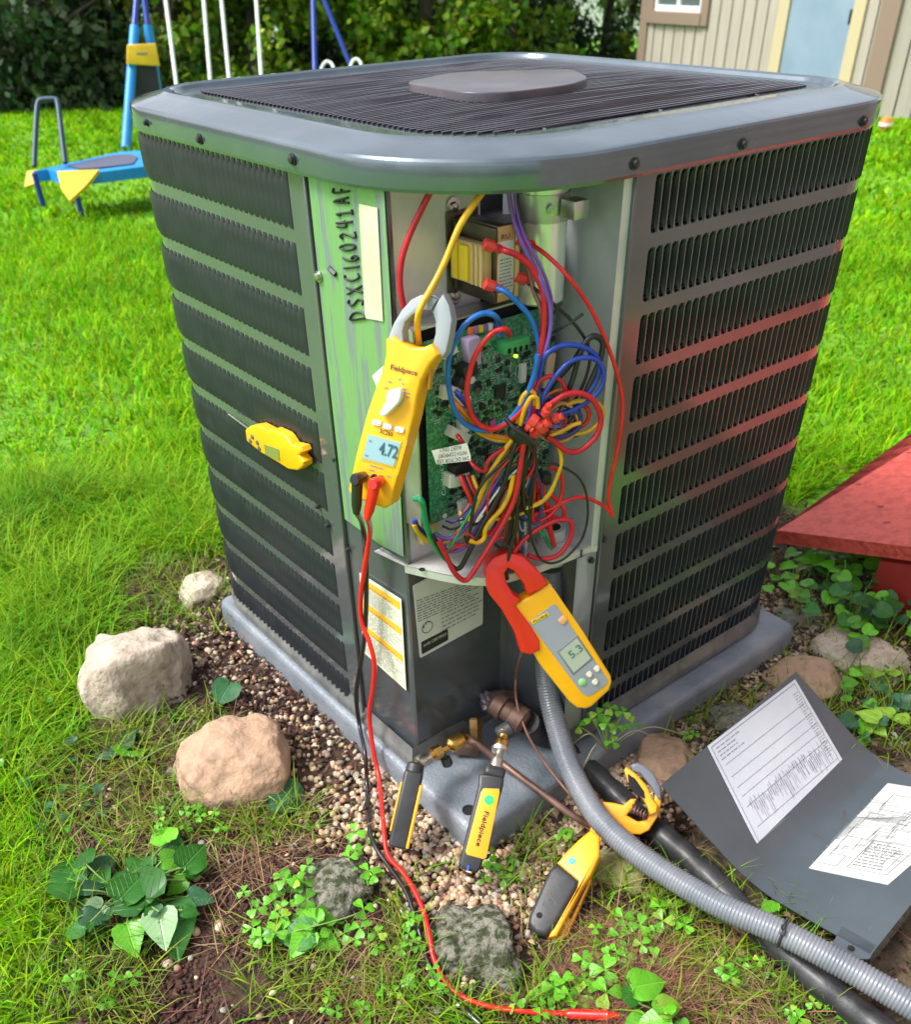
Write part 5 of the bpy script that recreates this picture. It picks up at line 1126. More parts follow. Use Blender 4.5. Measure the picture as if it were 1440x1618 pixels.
def lawn(nm, n, x0, x1, y0, y1, dmin, dmax, ln, wd, segs, lean=.55):
    x = RNG.uniform(x0, x1, n); y = RNG.uniform(y0, y1, n); d = np.hypot(x-CAM.x, y-CAM.y)
    cl_ = np.sin(x*11+np.sin(y*7)*2)*np.sin(y*13+np.sin(x*5)*2)
    k = (RNG.random(n) < lawn_w(x, y)*(.75+.25*cl_)) & (d >= dmin) & (d < dmax) & infrustum(x, y) & (pad_dist(x, y) > .01)
    k &= ~((x > .57) & (y > .86+.06*(x-.6)) & (y < 1.3+(x-.6)*1.3) & (x < 1.0+.5*(y-.86)) & (y < .95+(x-.6)*1.1)) 
    x, y = x[k], y[k]; d = d[k]; g = 1+.35*np.sin(x*4+y*3)
    L_ = RNG.uniform(*ln, len(x))*g; W_ = RNG.uniform(*wd, len(x))*(1+d*.12)
    return blades(nm, x, y, L_, W_, lean, GRS, None, None, segs)
o = lawn('lawn_grass', 420000, -2.4, 2.4, -.6, 2.0, 0, 2.3, (.035, .085), (.0022, .0042), 3, .75); o['label'] = 'long bright green lawn grass close to the bed'; o['category'] = 'grass'
o = lawn('lawn_grass', 330000, -5, 4.5, .5, 5.5, 2.3, 5.2, (.03, .065), (.004, .007), 2, .6); o['label'] = 'bright green lawn a few steps behind the unit'; o['category'] = 'grass'
o = lawn('lawn_grass', 330000, -11, 7, 3.5, 17, 5.2, 19, (.03, .06), (.009, .016), 2, .5); o['label'] = 'lawn grass in the far part of the yard'; o['category'] = 'grass'
n = 26000; x = RNG.uniform(-1.25, -.5, n); y = RNG.uniform(.0, 1.0, n); k = (lawn_w(x, y) > .3) & (pad_dist(x, y) > .02) & (RNG.random(n) < .35+.65*(np.sin(x*9+y*4)*np.sin(y*11-x*3) > 0)); x, y = x[k], y[k]
blades('shaggy_grass', x, y, RNG.uniform(.07, .15, len(x)), RNG.uniform(.002, .0036, len(x)), .95, mat('grass_shaggy', (.22, .46, .01), .6, 0, (.11, .31, .006), 4, 3, rnd=.4, trans=.42, spec=.2), 'long shaggy grass strands left of the unit', 'long grass', 4, .9)
n = 8000; x = RNG.uniform(-2.2, 2.2, n); y = RNG.uniform(-.6, 2.6, n); k = (lawn_w(x, y) > .3) & (pad_dist(x, y) > .02) & infrustum(x, y) & ~((x > .55) & (y > .8) & (y < 2)); x, y = x[k], y[k]
blades('thatch', x, y, RNG.uniform(.03, .07, len(x)), RNG.uniform(.0012, .0022, len(x)), 1.2, DRY, 'pale dead blades mixed into the lawn', 'thatch', 3, .6)
# weedy grass in the bed: sparse tufts
def tufts(n, region, per, rad, ln, wd, m_, label, cat, lean=.6, segs=4):
    X, Y = [], []
    for _ in range(n):
        r = random.choices(region, weights=[q[4] for q in region])[0]; qx, qy = random.uniform(r[0], r[1]), random.uniform(r[2], r[3])
        if (655 < qx < 845 and 1400 < qy < 1590) or (465 < qx < 610 and 1340 < qy < 1470) or (150 < qx < 330 and 1000 < qy < 1140): continue
        g = G(qx, qy)
        if pad_dist(np.array([g.x]), np.array([g.y]))[0] < .006: continue
        m = random.randint(*per); X += [g.x+random.gauss(0, rad) for _ in range(m)]; Y += [g.y+random.gauss(0, rad) for _ in range(m)]
    x, y = np.array(X), np.array(Y); return blades(cat.replace(' ', '_'), x, y, RNG.uniform(*ln, len(x)), RNG.uniform(*wd, len(x)), lean, m_, label, cat, segs)
tufts(900, [(600, 1100, 1380, 1618, 3), (1000, 1300, 1420, 1618, 3), (380, 700, 1480, 1618, 1.5), (1130, 1440, 880, 1150, 2.5), (1300, 1440, 1020, 1200, 2), (0, 260, 1180, 1618, 7), (220, 350, 880, 1000, 3), (140, 350, 1120, 1190, 1.5), (250, 500, 1260, 1330, 1.5), (640, 860, 1540, 1618, 2), (1040, 1200, 1120, 1200, .6), (800, 900, 1330, 1400, .6)], (4, 11), .012, (.025, .085), (.0014, .003), GRD, 'thin weedy grass growing among the stones and clover', 'wild grass', .7)
tufts(420, [(820, 1100, 1330, 1618, 3), (1000, 1260, 1500, 1618, 4), (270, 560, 1290, 1480, 2.5), (160, 330, 900, 1120, 2), (40, 330, 1180, 1380, 2.5), (1000, 1250, 1090, 1230, 1.5), (1150, 1400, 880, 1060, 2), (520, 700, 1470, 1618, 2)], (5, 13), .022, (.03, .11), (.0009, .0018), DRY, 'dry straw and dead stems lying on the bed', 'dry straw', 1.25, 5)
x, y = cloud(2600, -.7, .95, -.45, .9, lambda x, y: (1-lawn_w(x, y))*(pad_dist(x, y) > .03)*.5); blades('twigs', x, y, RNG.uniform(.02, .09, len(x)), RNG.uniform(.001, .0018, len(x)), 1.4, mat('twig', (.16, .09, .05), .8, rnd=.5), 'fine brown twigs and rootlets on the soil', 'twigs', 5, .3, z0=H(x, y)+.006)
# mound of dead brown fibre low on the right
x = RNG.normal(.235, .042, 5200); y = RNG.normal(-.215, .03, 5200); blades('dead_thatch', x, y, RNG.uniform(.02, .06, 5200), RNG.uniform(.0008, .0016, 5200), 1.1, mat('thatch', (.22, .12, .055), .8, rnd=.45), 'matted reddish brown thatch under the pipes', 'dead grass', 5, .9, z0=H(x, y)+RNG.uniform(0, .018, 5200)*np.exp(-((x-.235)/.06)**2))

# ------------------------------------------------------------------ leafy plants
def leaf_mesh(kind, n=7):
    """leaf lying in XY, base at the origin, tip towards +Y, unit length"""
    vs, fs = [], []
    if kind == 'clover':                                      # one heart-shaped leaflet
        out = [(0, 0), (.14, .2), (.32, .45), (.44, .66), (.45, .84), (.36, .97), (.2, 1.02), (.07, .96), (0, .86)]
    elif kind == 'heart':
        out = [(0, .1), (.1, -.06), (.24, -.09), (.37, .0), (.43, .18), (.40, .38), (.31, .57), (.2, .74), (.09, .89), (0, 1.0)]
    elif kind == 'round':
        out = [(0, .16), (.1, -.02), (.26, -.08), (.42, .02), (.52, .22), (.53, .44), (.45, .65), (.3, .82), (.14, .92), (0, .93)]
    else:
        out = [(0, 0), (.12, .15), (.2, .4), (.19, .6), (.12, .82), (.05, .94), (0, 1.0)]
    m_ = len(out)
    for sgn in (1, -1):
        b = len(vs)
        for i, (x, y) in enumerate(out):
            for t in (0, .35, .7, 1):
                mid_y = y if i in (0, m_-1) else y*.92+.04; X = sgn*x*t; Yy = mid_y+(y-mid_y)*t
                rip = (.03*math.sin(i*2.1)+.012*math.sin(i*5+sgn))*t; vs.append((X, Yy, .22*abs(x)*t*(1.2-y)-.2*y*y+rip))
        for i in range(m_-1):
            for t in range(3):
                a = b+i*4+t; q = (a, a+1, a+5, a+4); fs.append(q if sgn > 0 else q[::-1])
    me = mesh(vs, fs); bm = bmesh.new(); bm.from_mesh(me); bmesh.ops.remove_doubles(bm, verts=bm.verts, dist=.0005); bm.to_mesh(me); bm.free(); me.shade_smooth(); return me
def veinmat(name, c, c2, **k):
    m = mat(name, c, .36, 0, c2, 3, 4, 0, 90, trans=.22, spec=.5, vein=.32, **k); return m
CL = veinmat('clover_green', (.10, .38, .015), (.15, .48, .02)); LF = veinmat('weed_green', (.018, .12, .01), (.035, .18, .015)); LB = veinmat('leaf_bluegreen', (.03, .13, .045), (.05, .18, .07)); LL = veinmat('leaf_lime', (.22, .44, .02), (.3, .5, .05)); LP = veinmat('leaf_pale', (.25, .45, .2), (.32, .5, .27))
STM = mat('stem', (.2, .32, .08), .5, trans=.1)
LM = {}
def lmesh(kind, m_):
    k = (kind, m_.name)
    if k not in LM: me = leaf_mesh(kind); me.materials.append(m_); LM[k] = me
    return LM[k]
def put_leaf(root, p, fwd, nrm, size, kind, m_, nm='leaf', parent=None):
    fwd = fwd.normalized(); x = fwd.cross(nrm).normalized(); n = x.cross(fwd).normalized()
    o = link(nm, lmesh(kind, m_), None, parent or root); M_ = Matrix(((x.x*size, fwd.x*size, n.x*size, p.x), (x.y*size, fwd.y*size, n.y*size, p.y), (x.z*size, fwd.z*size, n.z*size, p.z), (0, 0, 0, 1))); o.matrix_local = M_; return o
def rv(s_): return Vector((random.gauss(0, s_), random.gauss(0, s_), random.gauss(0, s_)))
def clover(cx, cy, rx, ry, n, label, size=.011, m_=None, hgt=.03, group='clover plants in the bed'):
    t = thing('clover_plant', label, 'clover', group)
    b0 = G(cx, cy+ry*.5)
    for _ in range(n):
        hh = random.uniform(.4, 1.1)*hgt; p = G(cx+random.uniform(-rx, rx), cy+random.uniform(-ry, ry), hh); g = Vector((p.x*.7+b0.x*.3, p.y*.7+b0.y*.3, gh(p.x, p.y)))
        link('stem', tube([g, g.lerp(p, .5)+rv(.004), p], .0007, 4, 3), STM, t)
        n_ = (Z+rv(.25)+(CAM-p).normalized()*.35).normalized(); a0 = random.random()*6.3; X = n_.orthogonal().normalized(); Y = n_.cross(X); s_ = size*random.uniform(.7, 1.25)
        for k in range(3):
            a = a0+k*2*PI/3; put_leaf(t, p, X*math.cos(a)+Y*math.sin(a)+n_*.1, n_, s_, 'clover', m_ or (CL if random.random() < .85 else LL), 'leaflet')
    return t
clover(500, 1425, 75, 60, 30, 'large clover patch covering the dark mossy stone', .013)
clover(575, 1345, 28, 40, 10, 'clover by the dark leads above the mossy stone', .0115)
clover(420, 1450, 35, 45, 10, 'clover reaching onto the bare soil', .0125)
clover(790, 1372, 28, 16, 6, 'small clover beside the foot of the lettered probe', .010)
clover(890, 1305, 14, 26, 4, 'tiny clover sprig by the copper pipe', .009)
clover(905, 1545, 55, 40, 13, 'clover with broad leaflets right of the speckled stone', .0155)
clover(985, 1490, 60, 45, 18, 'thick clover under the pipe clamp', .012)
clover(1090, 1440, 60, 30, 14, 'clover growing under the conduit', .012)
clover(1180, 1520, 40, 30, 8, 'clover near the brown thatch', .010)
clover(300, 1290, 60, 24, 12, 'young clover below the tan boulder', .010)
clover(660, 1560, 60, 30, 9, 'low clover by the test leads', .009)
clover(1110, 1170, 30, 14, 5, 'clover on the grey stone by the pad', .008)
clover(560, 1590, 50, 20, 7, 'pale clover at the bottom edge', .009)
clover(630, 1480, 40, 30, 9, 'clover between the leads and the clover-covered stone', .011)
clover(1290, 1600, 60, 20, 8, 'clover in the shade under the pipes at the bottom right', .011)
clover(860, 1590, 50, 22, 9, 'clover behind the red probe', .011)
clover(150, 1560, 70, 40, 7, 'clover in the grass of the bottom left corner', .010)
# parsley-leaved seedling at the right foot of the unit
t = thing('seedling', 'bright green seedling growing from the gap beside the right louvres', 'weed')
b0 = onz(958, 1185, -.005)
for (x, y, z) in ((945, 1128, .05), (965, 1118, .055), (985, 1125, .05), (1000, 1143, .04), (960, 1143, .045), (935, 1135, .045), (975, 1148, .035), (915, 1147, .03), (968, 1172, .015), (955, 1130, .05)):
    p = onz(x, y, z); link('stem', tube([b0, b0.lerp(p, .5)+Z*.006, p], .0009, 5, 4), STM, t)
    for k in range(3):
        n_ = (Z+(CAM-p).normalized()*.6+rv(.2)).normalized(); X = n_.orthogonal().normalized(); Y = n_.cross(X); a = k*2.1+x; put_leaf(t, p, X*math.cos(a)+Y*math.sin(a), n_, .012, 'clover', CL if k else LL, 'leaflet')
for (x, y) in ((900, 1180), (1040, 1170), (1080, 1160), (920, 1215)):
    p = onz(x, y, .01); link('runner', tube([b0, b0.lerp(p, .5)+Z*.03, p], .0009, 5, 5), mat('runner', (.3, .28, .14), .6), t)
# big dock-like weed on the left
def weed(name, label, base, leaves, kind, cat='weed', group=None, stem_r=.0012):
    t = thing(name, label, cat, group); b0 = G(*base)
    for (x, y, hh, s_, tx_, ty_, m_) in leaves:
        p = G(x, y, hh); q = G(tx_, ty_, max(hh-.006, .006)); fwd = (q-p).normalized()
        link('stem', tube([b0, b0.lerp(p, .55)+Z*.008+rv(.003), p], stem_r, 5, 4), STM, t)
        n_ = (Z*.8+(CAM-p).normalized()*.75+rv(.22)).normalized(); put_leaf(t, p, fwd, n_, max((q-p).length, .01)*s_*.95, kind, m_)
    return t
rgl = random.Random(9); XL = [(lambda px_, py_, a_, l_: (px_, py_, rgl.uniform(.015, .05), 1, px_+math.cos(a_)*l_, py_+math.sin(a_)*l_*.7, rgl.choice([LF, LF, CL, LB])))(rgl.uniform(110, 300), rgl.uniform(1330, 1480), rgl.uniform(0, 6.3), rgl.uniform(22, 52)) for _ in range(26)]
weed('broadleaf_weed', 'large dark green broad-leaved weed at the lower left', (215, 1425), XL+[(133, 1410, .03, 1, 100, 1335, LF), (135, 1405, .025, 1, 82, 1408, LF), (235, 1425, .045, 1, 182, 1362, LF), (190, 1420, .05, 1, 235, 1365, LF), (165, 1430, .035, 1, 118, 1470, LP), (250, 1440, .04, 1, 262, 1500, LP), (265, 1430, .03, 1, 285, 1515, LF), (200, 1460, .035, 1, 215, 1512, CL), (150, 1380, .03, 1, 185, 1345, LB), (290, 1370, .035, 1, 330, 1325, LF), (285, 1375, .025, 1, 335, 1368, LF), (265, 1330, .03, 1, 245, 1300, CL), (255, 1360, .035, 1, 300, 1350, CL), (215, 1470, .02, 1, 170, 1500, CL), (240, 1390, .03, 1, 262, 1345, LF), (140, 1440, .02, 1, 95, 1440, LF), (250, 1470, .02, 1, 295, 1480, LF)], 'heart')
weed('broadleaf_weed', 'serrated young weed in front of the mossy clover stone', (490, 1490), [(490, 1470, .03, 1, 455, 1515, CL), (500, 1460, .035, 1, 470, 1430, CL), (495, 1475, .03, 1, 430, 1480, LF), (505, 1480, .02, 1, 540, 1500, CL), (510, 1455, .03, 1, 530, 1420, CL)], 'heart')
weed('single_leaf', 'round wet blue-green leaf between the two boulders', (345, 1118), [(365, 1078, .03, .8, 338, 1118, LB)], 'round', 'leaf')
weed('single_leaf', 'blue-green leaf at the foot of the tan boulder', (452, 1290), [(425, 1258, .025, 1.15, 482, 1252, LB)], 'round', 'leaf')
weed('single_leaf', 'curled light green leaf left of the tan boulder', (205, 1200), [(205, 1195, .02, 1, 205, 1165, CL), (190, 1190, .015, 1, 175, 1150, LB)], 'round', 'leaf')
weed('broadleaf_weed', 'lime green weed by the tip of the red probe', (1040, 1610), [(1000, 1560, .05, 1, 1060, 1545, CL), (1010, 1585, .04, 1, 985, 1545, LF), (1050, 1600, .05, 1, 1045, 1560, CL), (1060, 1612, .04, 1, 1000, 1615, CL), (1040, 1590, .05, 1, 1085, 1590, LL), (1075, 1612, .03, 1, 1090, 1640, CL), (1020, 1610, .03, 1, 980, 1640, CL)], 'heart')
weed('broadleaf_weed', 'small sprout of the weed between conduit and cover', (1225, 1435), [(1222, 1440, .04, 1, 1207, 1415, CL), (1225, 1448, .03, 1, 1240, 1460, LL)], 'heart')
# violets and creeping weeds right of the unit
rg = random.Random(3)
def patch(label, cx, cy, rx, ry, n, mats, kind='round', s0=.014, s1=.03, hgt=.05, g='leafy weeds by the red hatch'):
    t = thing('violet_plant', label, 'weed', g); b0 = G(cx, cy+ry)
    for _ in range(n):
        hh = rg.uniform(.3, 1)*hgt; p = G(cx+rg.uniform(-rx, rx), cy+rg.uniform(-ry, ry), hh); g0 = Vector((p.x*.8+b0.x*.2, p.y*.8+b0.y*.2, gh(p.x, p.y)))
        link('stem', tube([g0, g0.lerp(p, .5)+rv(.003), p], .001, 4, 3), STM, t); a = rg.uniform(0, 6.3); n_ = (Z+(CAM-p).normalized()*.5+rv(.2)).normalized()
        put_leaf(t, p, Vector((math.cos(a), math.sin(a), .1)), n_, rg.uniform(s0, s1), kind, rg.choice(mats))
    return t
patch('bright violets at the right corner of the unit', 1270, 905, 60, 45, 34, [LL, CL, CL], 'heart', .02, .04)
patch('round-leaved violets in front of the red hatch', 1350, 925, 85, 42, 58, [LB, CL, LF], 'round', .018, .034, .07)
patch('dark leafy weeds at the right edge below the hatch', 1395, 990, 55, 35, 30, [LF, LB, CL], 'round', .018, .03)
patch('broad weeds growing behind the removed cover', 1390, 1110, 60, 50, 30, [LL, CL, LB], 'heart', .018, .036, .04)
patch('small weeds beside the buff stone', 1340, 1160, 40, 30, 9, [CL, LF], 'heart', .012, .022, .03)
patch('small-leaved weeds left of the pale boulder', 60, 1150, 60, 60, 10, [CL, LB], 'round', .01, .02, .03)
patch('low violets in the grass left of the tan boulder', 90, 1270, 70, 40, 12, [CL, LB, LF], 'heart', .012, .022, .03)
# long single blades arching over the boulders
for (pts, lb_) in (([(150, 1020), (205, 1000), (260, 1090), (235, 1145)], 'long grass blade arching over the pale boulder'), ([(40, 960), (110, 990), (170, 1060), (230, 1150)], 'long dark grass blade crossing the pale boulder'), ([(330, 960), (352, 1000), (372, 950), (395, 945)], 'grass blade leaning on the left corner of the pad'), ([(170, 1235), (260, 1180), (350, 1150), (420, 1140)], 'bleached runner between the two boulders'), ([(600, 1420), (560, 1445), (470, 1470), (440, 1480)], 'pale runner creeping over the bottom soil'), ([(1140, 855), (1250, 830), (1330, 800), (1410, 735)], 'long seed stalk lying over the red hatch')):
    P_ = [G(x, y, .035 if 0 < i < 3 else .012) for i, (x, y) in enumerate(pts)]
    if 'hatch' in lb_: continue
    link('grass_stalk', tube(P_, lambda t: .0014*(1-.6*t), 5, 6), STM if 'runner' in lb_ else GRD, label=lb_, cat='grass blade')

# ------------------------------------------------------------------ red sloping cellar hatch at the right
RH = mat('hatch_red', (.6, .085, .06), .5, 0, (.46, .055, .04), 60, 10, .4, 110, coat=.0, thr=(.45, .6))
hatch = thing('cellar_hatch', 'red painted metal cellar hatch sloping up at the right edge', 'cellar hatch')
A = onz(1228, 838, .03); N_ = Vector((-.30, .0, 1)).normalized()
B = on(1440, 864, A, N_); Ct = on(1440, 708, A, N_); e1 = (B-A).normalized(); e2 = (Ct-A).normalized()
far1 = A+e1*.95; far2 = A+e1*.95+e2*.0+Vector((.1, 1.3, 0)); far2.z = A.z+.30*(far2.x-A.x); far3 = A+e2*1.5
top = [A, far1, far2, far3]
def slab(top, d, m_, nm, parent):
    vs = top+[p-Z*d for p in top]; n = len(top); return link(nm, mesh(vs, [tuple(range(n))[::-1], tuple(range(n, 2*n))]+[(i, (i+1) % n, (i+1) % n+n, i+n) for i in range(n)]), m_, parent)
slab(top, .028, RH, 'door', hatch)
ins = [A+e1*.2+e2*.012-Z*.044, far1-Z*.044+e2*.012, far2-Z*.05, A+e1*.5+e2*.7-Z*.05]; slab(ins, .7, mat('hatch_frame', (.35, .03, .022), .5, 0, (.25, .022, .018), 20, 6), 'frame', hatch)
for (x, y) in ((1320, 740), (1350, 765), (1385, 800), (1395, 825), (1430, 715)):
    p = on(x, y, A+N_*.002, N_); o = link('fallen_leaf', mesh([p, p+Vector((.018, .004, .001)), p+Vector((.03, 0, .004)), p+Vector((.014, -.006, .002))], [(0, 1, 2, 3)]), mat('dead_leaf', (.12, .05, .02), .7), label={1320: 'dead leaf near the middle of the red hatch', 1350: 'brown leaf scrap left of the center of the red hatch', 1385: 'curled brown leaf low on the red hatch', 1395: 'dead leaf nearest the front lip of the red hatch', 1430: 'dead leaf at the very top edge of the red hatch'}[x], cat='leaf')
# house wall the hatch leans on, beyond the right of the frame
hw = thing('house_wall', 'mauve-brown sided house wall behind the red hatch, past the right edge', 'house')
for k in range(16): link('plank', box(Vector((2.35+.004*(k % 2), -.2, .0+.17*k)), X_, Y_, Z, .02, 2.4, .083, .004), mat('siding_mauve', (.24, .15, .16), .6, 0, (.3, .2, .2), 5, 5), hw)

# ------------------------------------------------------------------ swing set with trampoline
SB = mat('steel_blue', (.02, .05, .3), .35, .2); SC = mat('sleeve_cyan', (.01, .22, .6), .45, 0, (.015, .28, .7), 6, 4); YC = mat('cover_yellow', (.85, .55, .02), .5, 0, (.75, .45, .02), 10, 4); WP = mat('pole_white', (.72, .76, .74), .4); MSH = mat('mesh_black', (.03, .03, .035), .8)
sw = thing('swing_set', 'blue swing set with yellow panel, white hanging poles and a small trampoline', 'swing set')
wS = (G(200, 240)-CAM).dot(FW)
def seg(x0, y0, x1, y1, w0, w1, r, m_, nm, parent=sw, top=-260, extend=False):
    if extend: y_ = top; x0 = x0+(x1-x0)*(y_-y0)/(y1-y0); y0 = y_
    return link(nm, tube([dep(x0, y0, w0), dep(x1, y1, w1)], r, 10, 1), m_, parent)
seg(216, 0, 198, 238, wS, wS, .022, SB, 'leg', extend=True); seg(229, 5, 262, 250, wS, wS+.5, .022, SB, 'leg', extend=True)
seg(213, 44, 199, 236, wS-.01, wS-.01, .036, SC, 'leg_sleeve'); seg(234, 40, 262, 240, wS-.01, wS+.45, .036, SC, 'leg_sleeve')
pp = Plane(dep(225, 100, wS-.05), (CAM-dep(225, 100, wS)).normalized())
link('yellow_panel', pp.prism([(201, 71), (246, 69), (253, 105), (200, 102)], -.03, 0, .008), YC, sw); link('panel_print', pp.flat([(216, 84), (233, 84), (233, 87), (216, 87)], .003), INKG, sw)
link('climbing_mesh', pp.flat([(208, 103), (247, 105), (262, 200), (215, 190)], -.04), MSH, sw)
tc_ = [(52, 271), (75, 268), (102, 277), (160, 272), (240, 262), (250, 245), (232, 238), (190, 240)]
hz = .22; TPz = G(110, 320).z+hz
ring = [onz(x, y, TPz) for x, y in tc_]
me = mesh(ring+[p-Z*.05 for p in ring], [tuple(range(8))]+[(i, (i+1) % 8, (i+1) % 8+8, i+8) for i in range(8)]); link('trampoline_pad', me, SC, sw)
cc = sum(ring, Vector())/8; link('trampoline_mat', mesh([cc+(p-cc)*.62+Z*.006 for p in ring], [tuple(range(8))]), mat('mat_blue', (.08, .09, .14), .7), sw)
wT = (ring[2]-CAM).dot(FW)-.03
link('leg_cover', thick(mesh([dep(x, y, wT+o_) for x, y, o_ in ((92, 276, 0), (158, 273, .06), (137, 299, 0), (112, 322, -.03), (98, 302, 0))], [(0, 1, 2, 3, 4)]), .02), YC, sw)
link('leg_cover', thick(mesh([dep(x, y, wT+.2) for x, y in ((45, 274), (62, 272), (60, 293), (41, 299))], [(0, 1, 2, 3)]), .02), YC, sw)
for (x, y) in ((54, 290), (118, 312), (240, 262)): p = dep(x, y-16, wT+.06); link('trampoline_leg', tube([p, p-Z*.15], .014, 8, 1), SB, sw)
wB = (onz(80, 265, TPz)-CAM).dot(FW); P_ = [(54, 264), (55, 240), (58, 180), (61, 162), (68, 158), (84, 157), (91, 162), (96, 200), (103, 258)]
link('handle_bar', tube([dep(x, y, wB) for x, y in P_], .014, 8, 4), mat('bar_dark', (.03, .06, .09), .4, .3), sw)
wP = wS+.6
for (x0, x1, y1) in ((262, 291, 138), (322, 340, 132), (350, 371, 128), (405, 419, 124)): seg(x0, 0, x1, y1+90, wP, wP, .016, WP, 'white_pole', extend=True)
seg(288, 215, 345, 214, wP, wP, .02, SB, 'glider_bar'); seg(370, 212, 425, 208, wP, wP, .02, SB, 'glider_bar')
wR = wS+1.2
seg(495, 0, 501, 250, wR, wR, .024, SB, 'leg', extend=True); seg(512, 0, 605, 230, wR, wR+.6, .024, SB, 'leg', extend=True)
for (x, y, r) in ((518, 112, 10), (563, 108, 9)): link('hoop', tube([dep(x+r*math.cos(a), y-16*math.sin(a)+2, wR-.1) for a in [PI*k/8 for k in range(9)]]+[dep(x-r, y+60, wR-.1)], .014, 8, 2), WP, sw)
link('top_beam', tube([dep(222, -262, wS), dep(490, -262, wR)], .03, 10, 1), SB, sw)

# ------------------------------------------------------------------ garden shed
SID = mat('siding_beige', (.42, .375, .32), .65, 0, (.36, .32, .275), 3, 6, .05, 30, stretch=(8, 8, .6)); TRM = mat('trim_taupe', (.24, .17, .13), .6); CRM = mat('trim_cream', (.5, .42, .26), .55); DBL = mat('door_blue', (.24, .32, .42), .5, 0, (.2, .28, .38), 3, 4)
shed = thing('garden_shed', 'beige vertical-sided garden shed with pale blue door at the back right', 'shed')
Bc = G(1384, 186); Ac = G(1012, 150); Ac.z = Bc.z = min(Ac.z, Bc.z)
ex = (Bc-Ac); Ls = ex.length; ex.normalize(); ny_ = Vector((ex.y, -ex.x, 0)); ny_ = ny_ if ny_.dot(CAM-Ac) > 0 else -ny_
def shed_u(px_): 
    p = on(px_, 60, Ac, ny_); return (p-Ac).dot(ex)
HS = 2.7; dl, dr = shed_u(1245), shed_u(1345)
wl_, wr_ = shed_u(1035), shed_u(1108); wz = on(1070, 15, Ac, ny_).z-Ac.z; sp = .195*Ls/3.3
u = 0; k = 0
def sbox(u0, u1, z0, z1, d0, d1, m_, nm, parent=shed, bev=.004):
    c = Ac+ex*(u0+u1)/2+ny_*(d0+d1)/2+Z*(z0+z1)/2; return link(nm, box(c, ex, ny_, Z, (u1-u0)/2, abs(d1-d0)/2, (z1-z0)/2, bev, 1), m_, parent)
gap = (shed_u(1200)-shed_u(1181))
while u < Ls-.02:
    u1 = min(u+gap, Ls-.01)
    if u1 <= dl-.05 or u >= dr+.05:
        if u1 > wl_ and u < wr_: sbox(u+.006, u1-.006, .0, wz-.02, 0, .03, SID, 'plank'); sbox(u+.006, u1-.006, wz+.8, HS, 0, .03, SID, 'plank')
        else: sbox(u+.006, u1-.006, 0, HS, 0, .03, SID, 'plank')
    u += gap
sbox(0, Ls, 0, HS, -.05, -.001, mat('groove', (.16, .14, .11), .8), 'wall', bev=0)
dw = sbox(dl, dr, 0, 2.0, .0, .035, DBL, 'door'); cf = .07
sbox(dl-cf*1.7, dl, 0, 2.06, .0, .055, CRM, 'door_frame'); sbox(dr, dr+cf*1.7, 0, 2.06, 0, .055, CRM, 'door_frame'); sbox(dl-cf*1.7, dr+cf*1.7, 2.0, 2.1, 0, .055, CRM, 'door_frame')
link('hinge', box(Ac+ex*(dr-.01)+ny_*.04+Z*.75, ex, ny_, Z, .02, .006, .05), DARK, dw)
sbox(-.06, .05, 0, HS, 0, .05, TRM, 'corner_trim'); sbox(Ls-.16, Ls+.02, 0, HS, 0, .05, TRM, 'corner_trim')
wn = sbox(wl_-.02, wr_+.02, wz-.12, wz-.02, 0, .07, TRM, 'window_frame'); sbox(wl_-.1, wl_, wz-.12, wz+.8, 0, .06, TRM, 'window_frame'); sbox(wr_, wr_+.1, wz-.12, wz+.8, 0, .06, TRM, 'window_frame')
mid = (wl_+wr_)/2; GLS = mat('window_glass', (.09, .12, .12), .06, 0, coat=1); 
sbox(wl_, wr_, wz-.02, wz+.03, 0, .045, WHT, 'sash'); sbox(mid-.02, mid+.02, wz, wz+.8, 0, .045, WHT, 'sash'); sbox(wl_, wl_+.03, wz, wz+.8, 0, .045, WHT, 'sash'); sbox(wr_-.03, wr_, wz, wz+.8, 0, .045, WHT, 'sash')
sbox(wl_+.03, mid-.02, wz+.03, wz+.8, 0, .015, GLS, 'pane', bev=0); sbox(mid+.02, wr_-.03, wz+.03, wz+.8, 0, .015, GLS, 'pane', bev=0)
# right side wall, turning away
ex2 = (ny_*-.35+ex*.94).normalized(); P0_ = Ac+ex*Ls; n2 = Vector((ex2.y, -ex2.x, 0)); n2 = n2 if n2.dot(CAM-P0_) > 0 else -n2
for k in range(14): link('plank', box(P0_+ex2*(gap*.5+gap*k)+n2*.01+Z*HS/2, ex2, n2, Z, gap/2-.006, .015, HS/2, .004, 1), SID, shed)
link('wall', box(P0_+ex2*gap*7-n2*.03+Z*HS/2, ex2, n2, Z, gap*7, .02, HS/2), MATS['groove'], shed)
rf = [Ac-ex*.3+ny_*.3+Z*HS, P0_+ex2*gap*14+n2*.3+Z*HS, P0_+ex2*gap*14-ny_*2.6+Z*(HS+1), Ac-ex*.3-ny_*2.6+Z*(HS+1)]
slab(rf, .08, mat('roof_grey', (.1, .1, .11), .8, 0, (.14, .13, .13), 20, 5), 'roof', shed)

# little toy beyond the cap corner
p = G(1400, 196, .06); ty = thing('toy_ball', 'small orange and white toy lying on the lawn behind the cap corner', 'toy')
link('shell', lathe(p-Z*.05, p+Z*.05, [(0, .01), (.015, .035), (.05, .05), (.085, .035), (.1, .01)], 14), mat('toy_orange', (.85, .2, .05), .4), ty); link('stripe', lathe(p-Z*.012, p+Z*.02, [(0, .0515), (.02, .0515)], 14), WHT, ty)

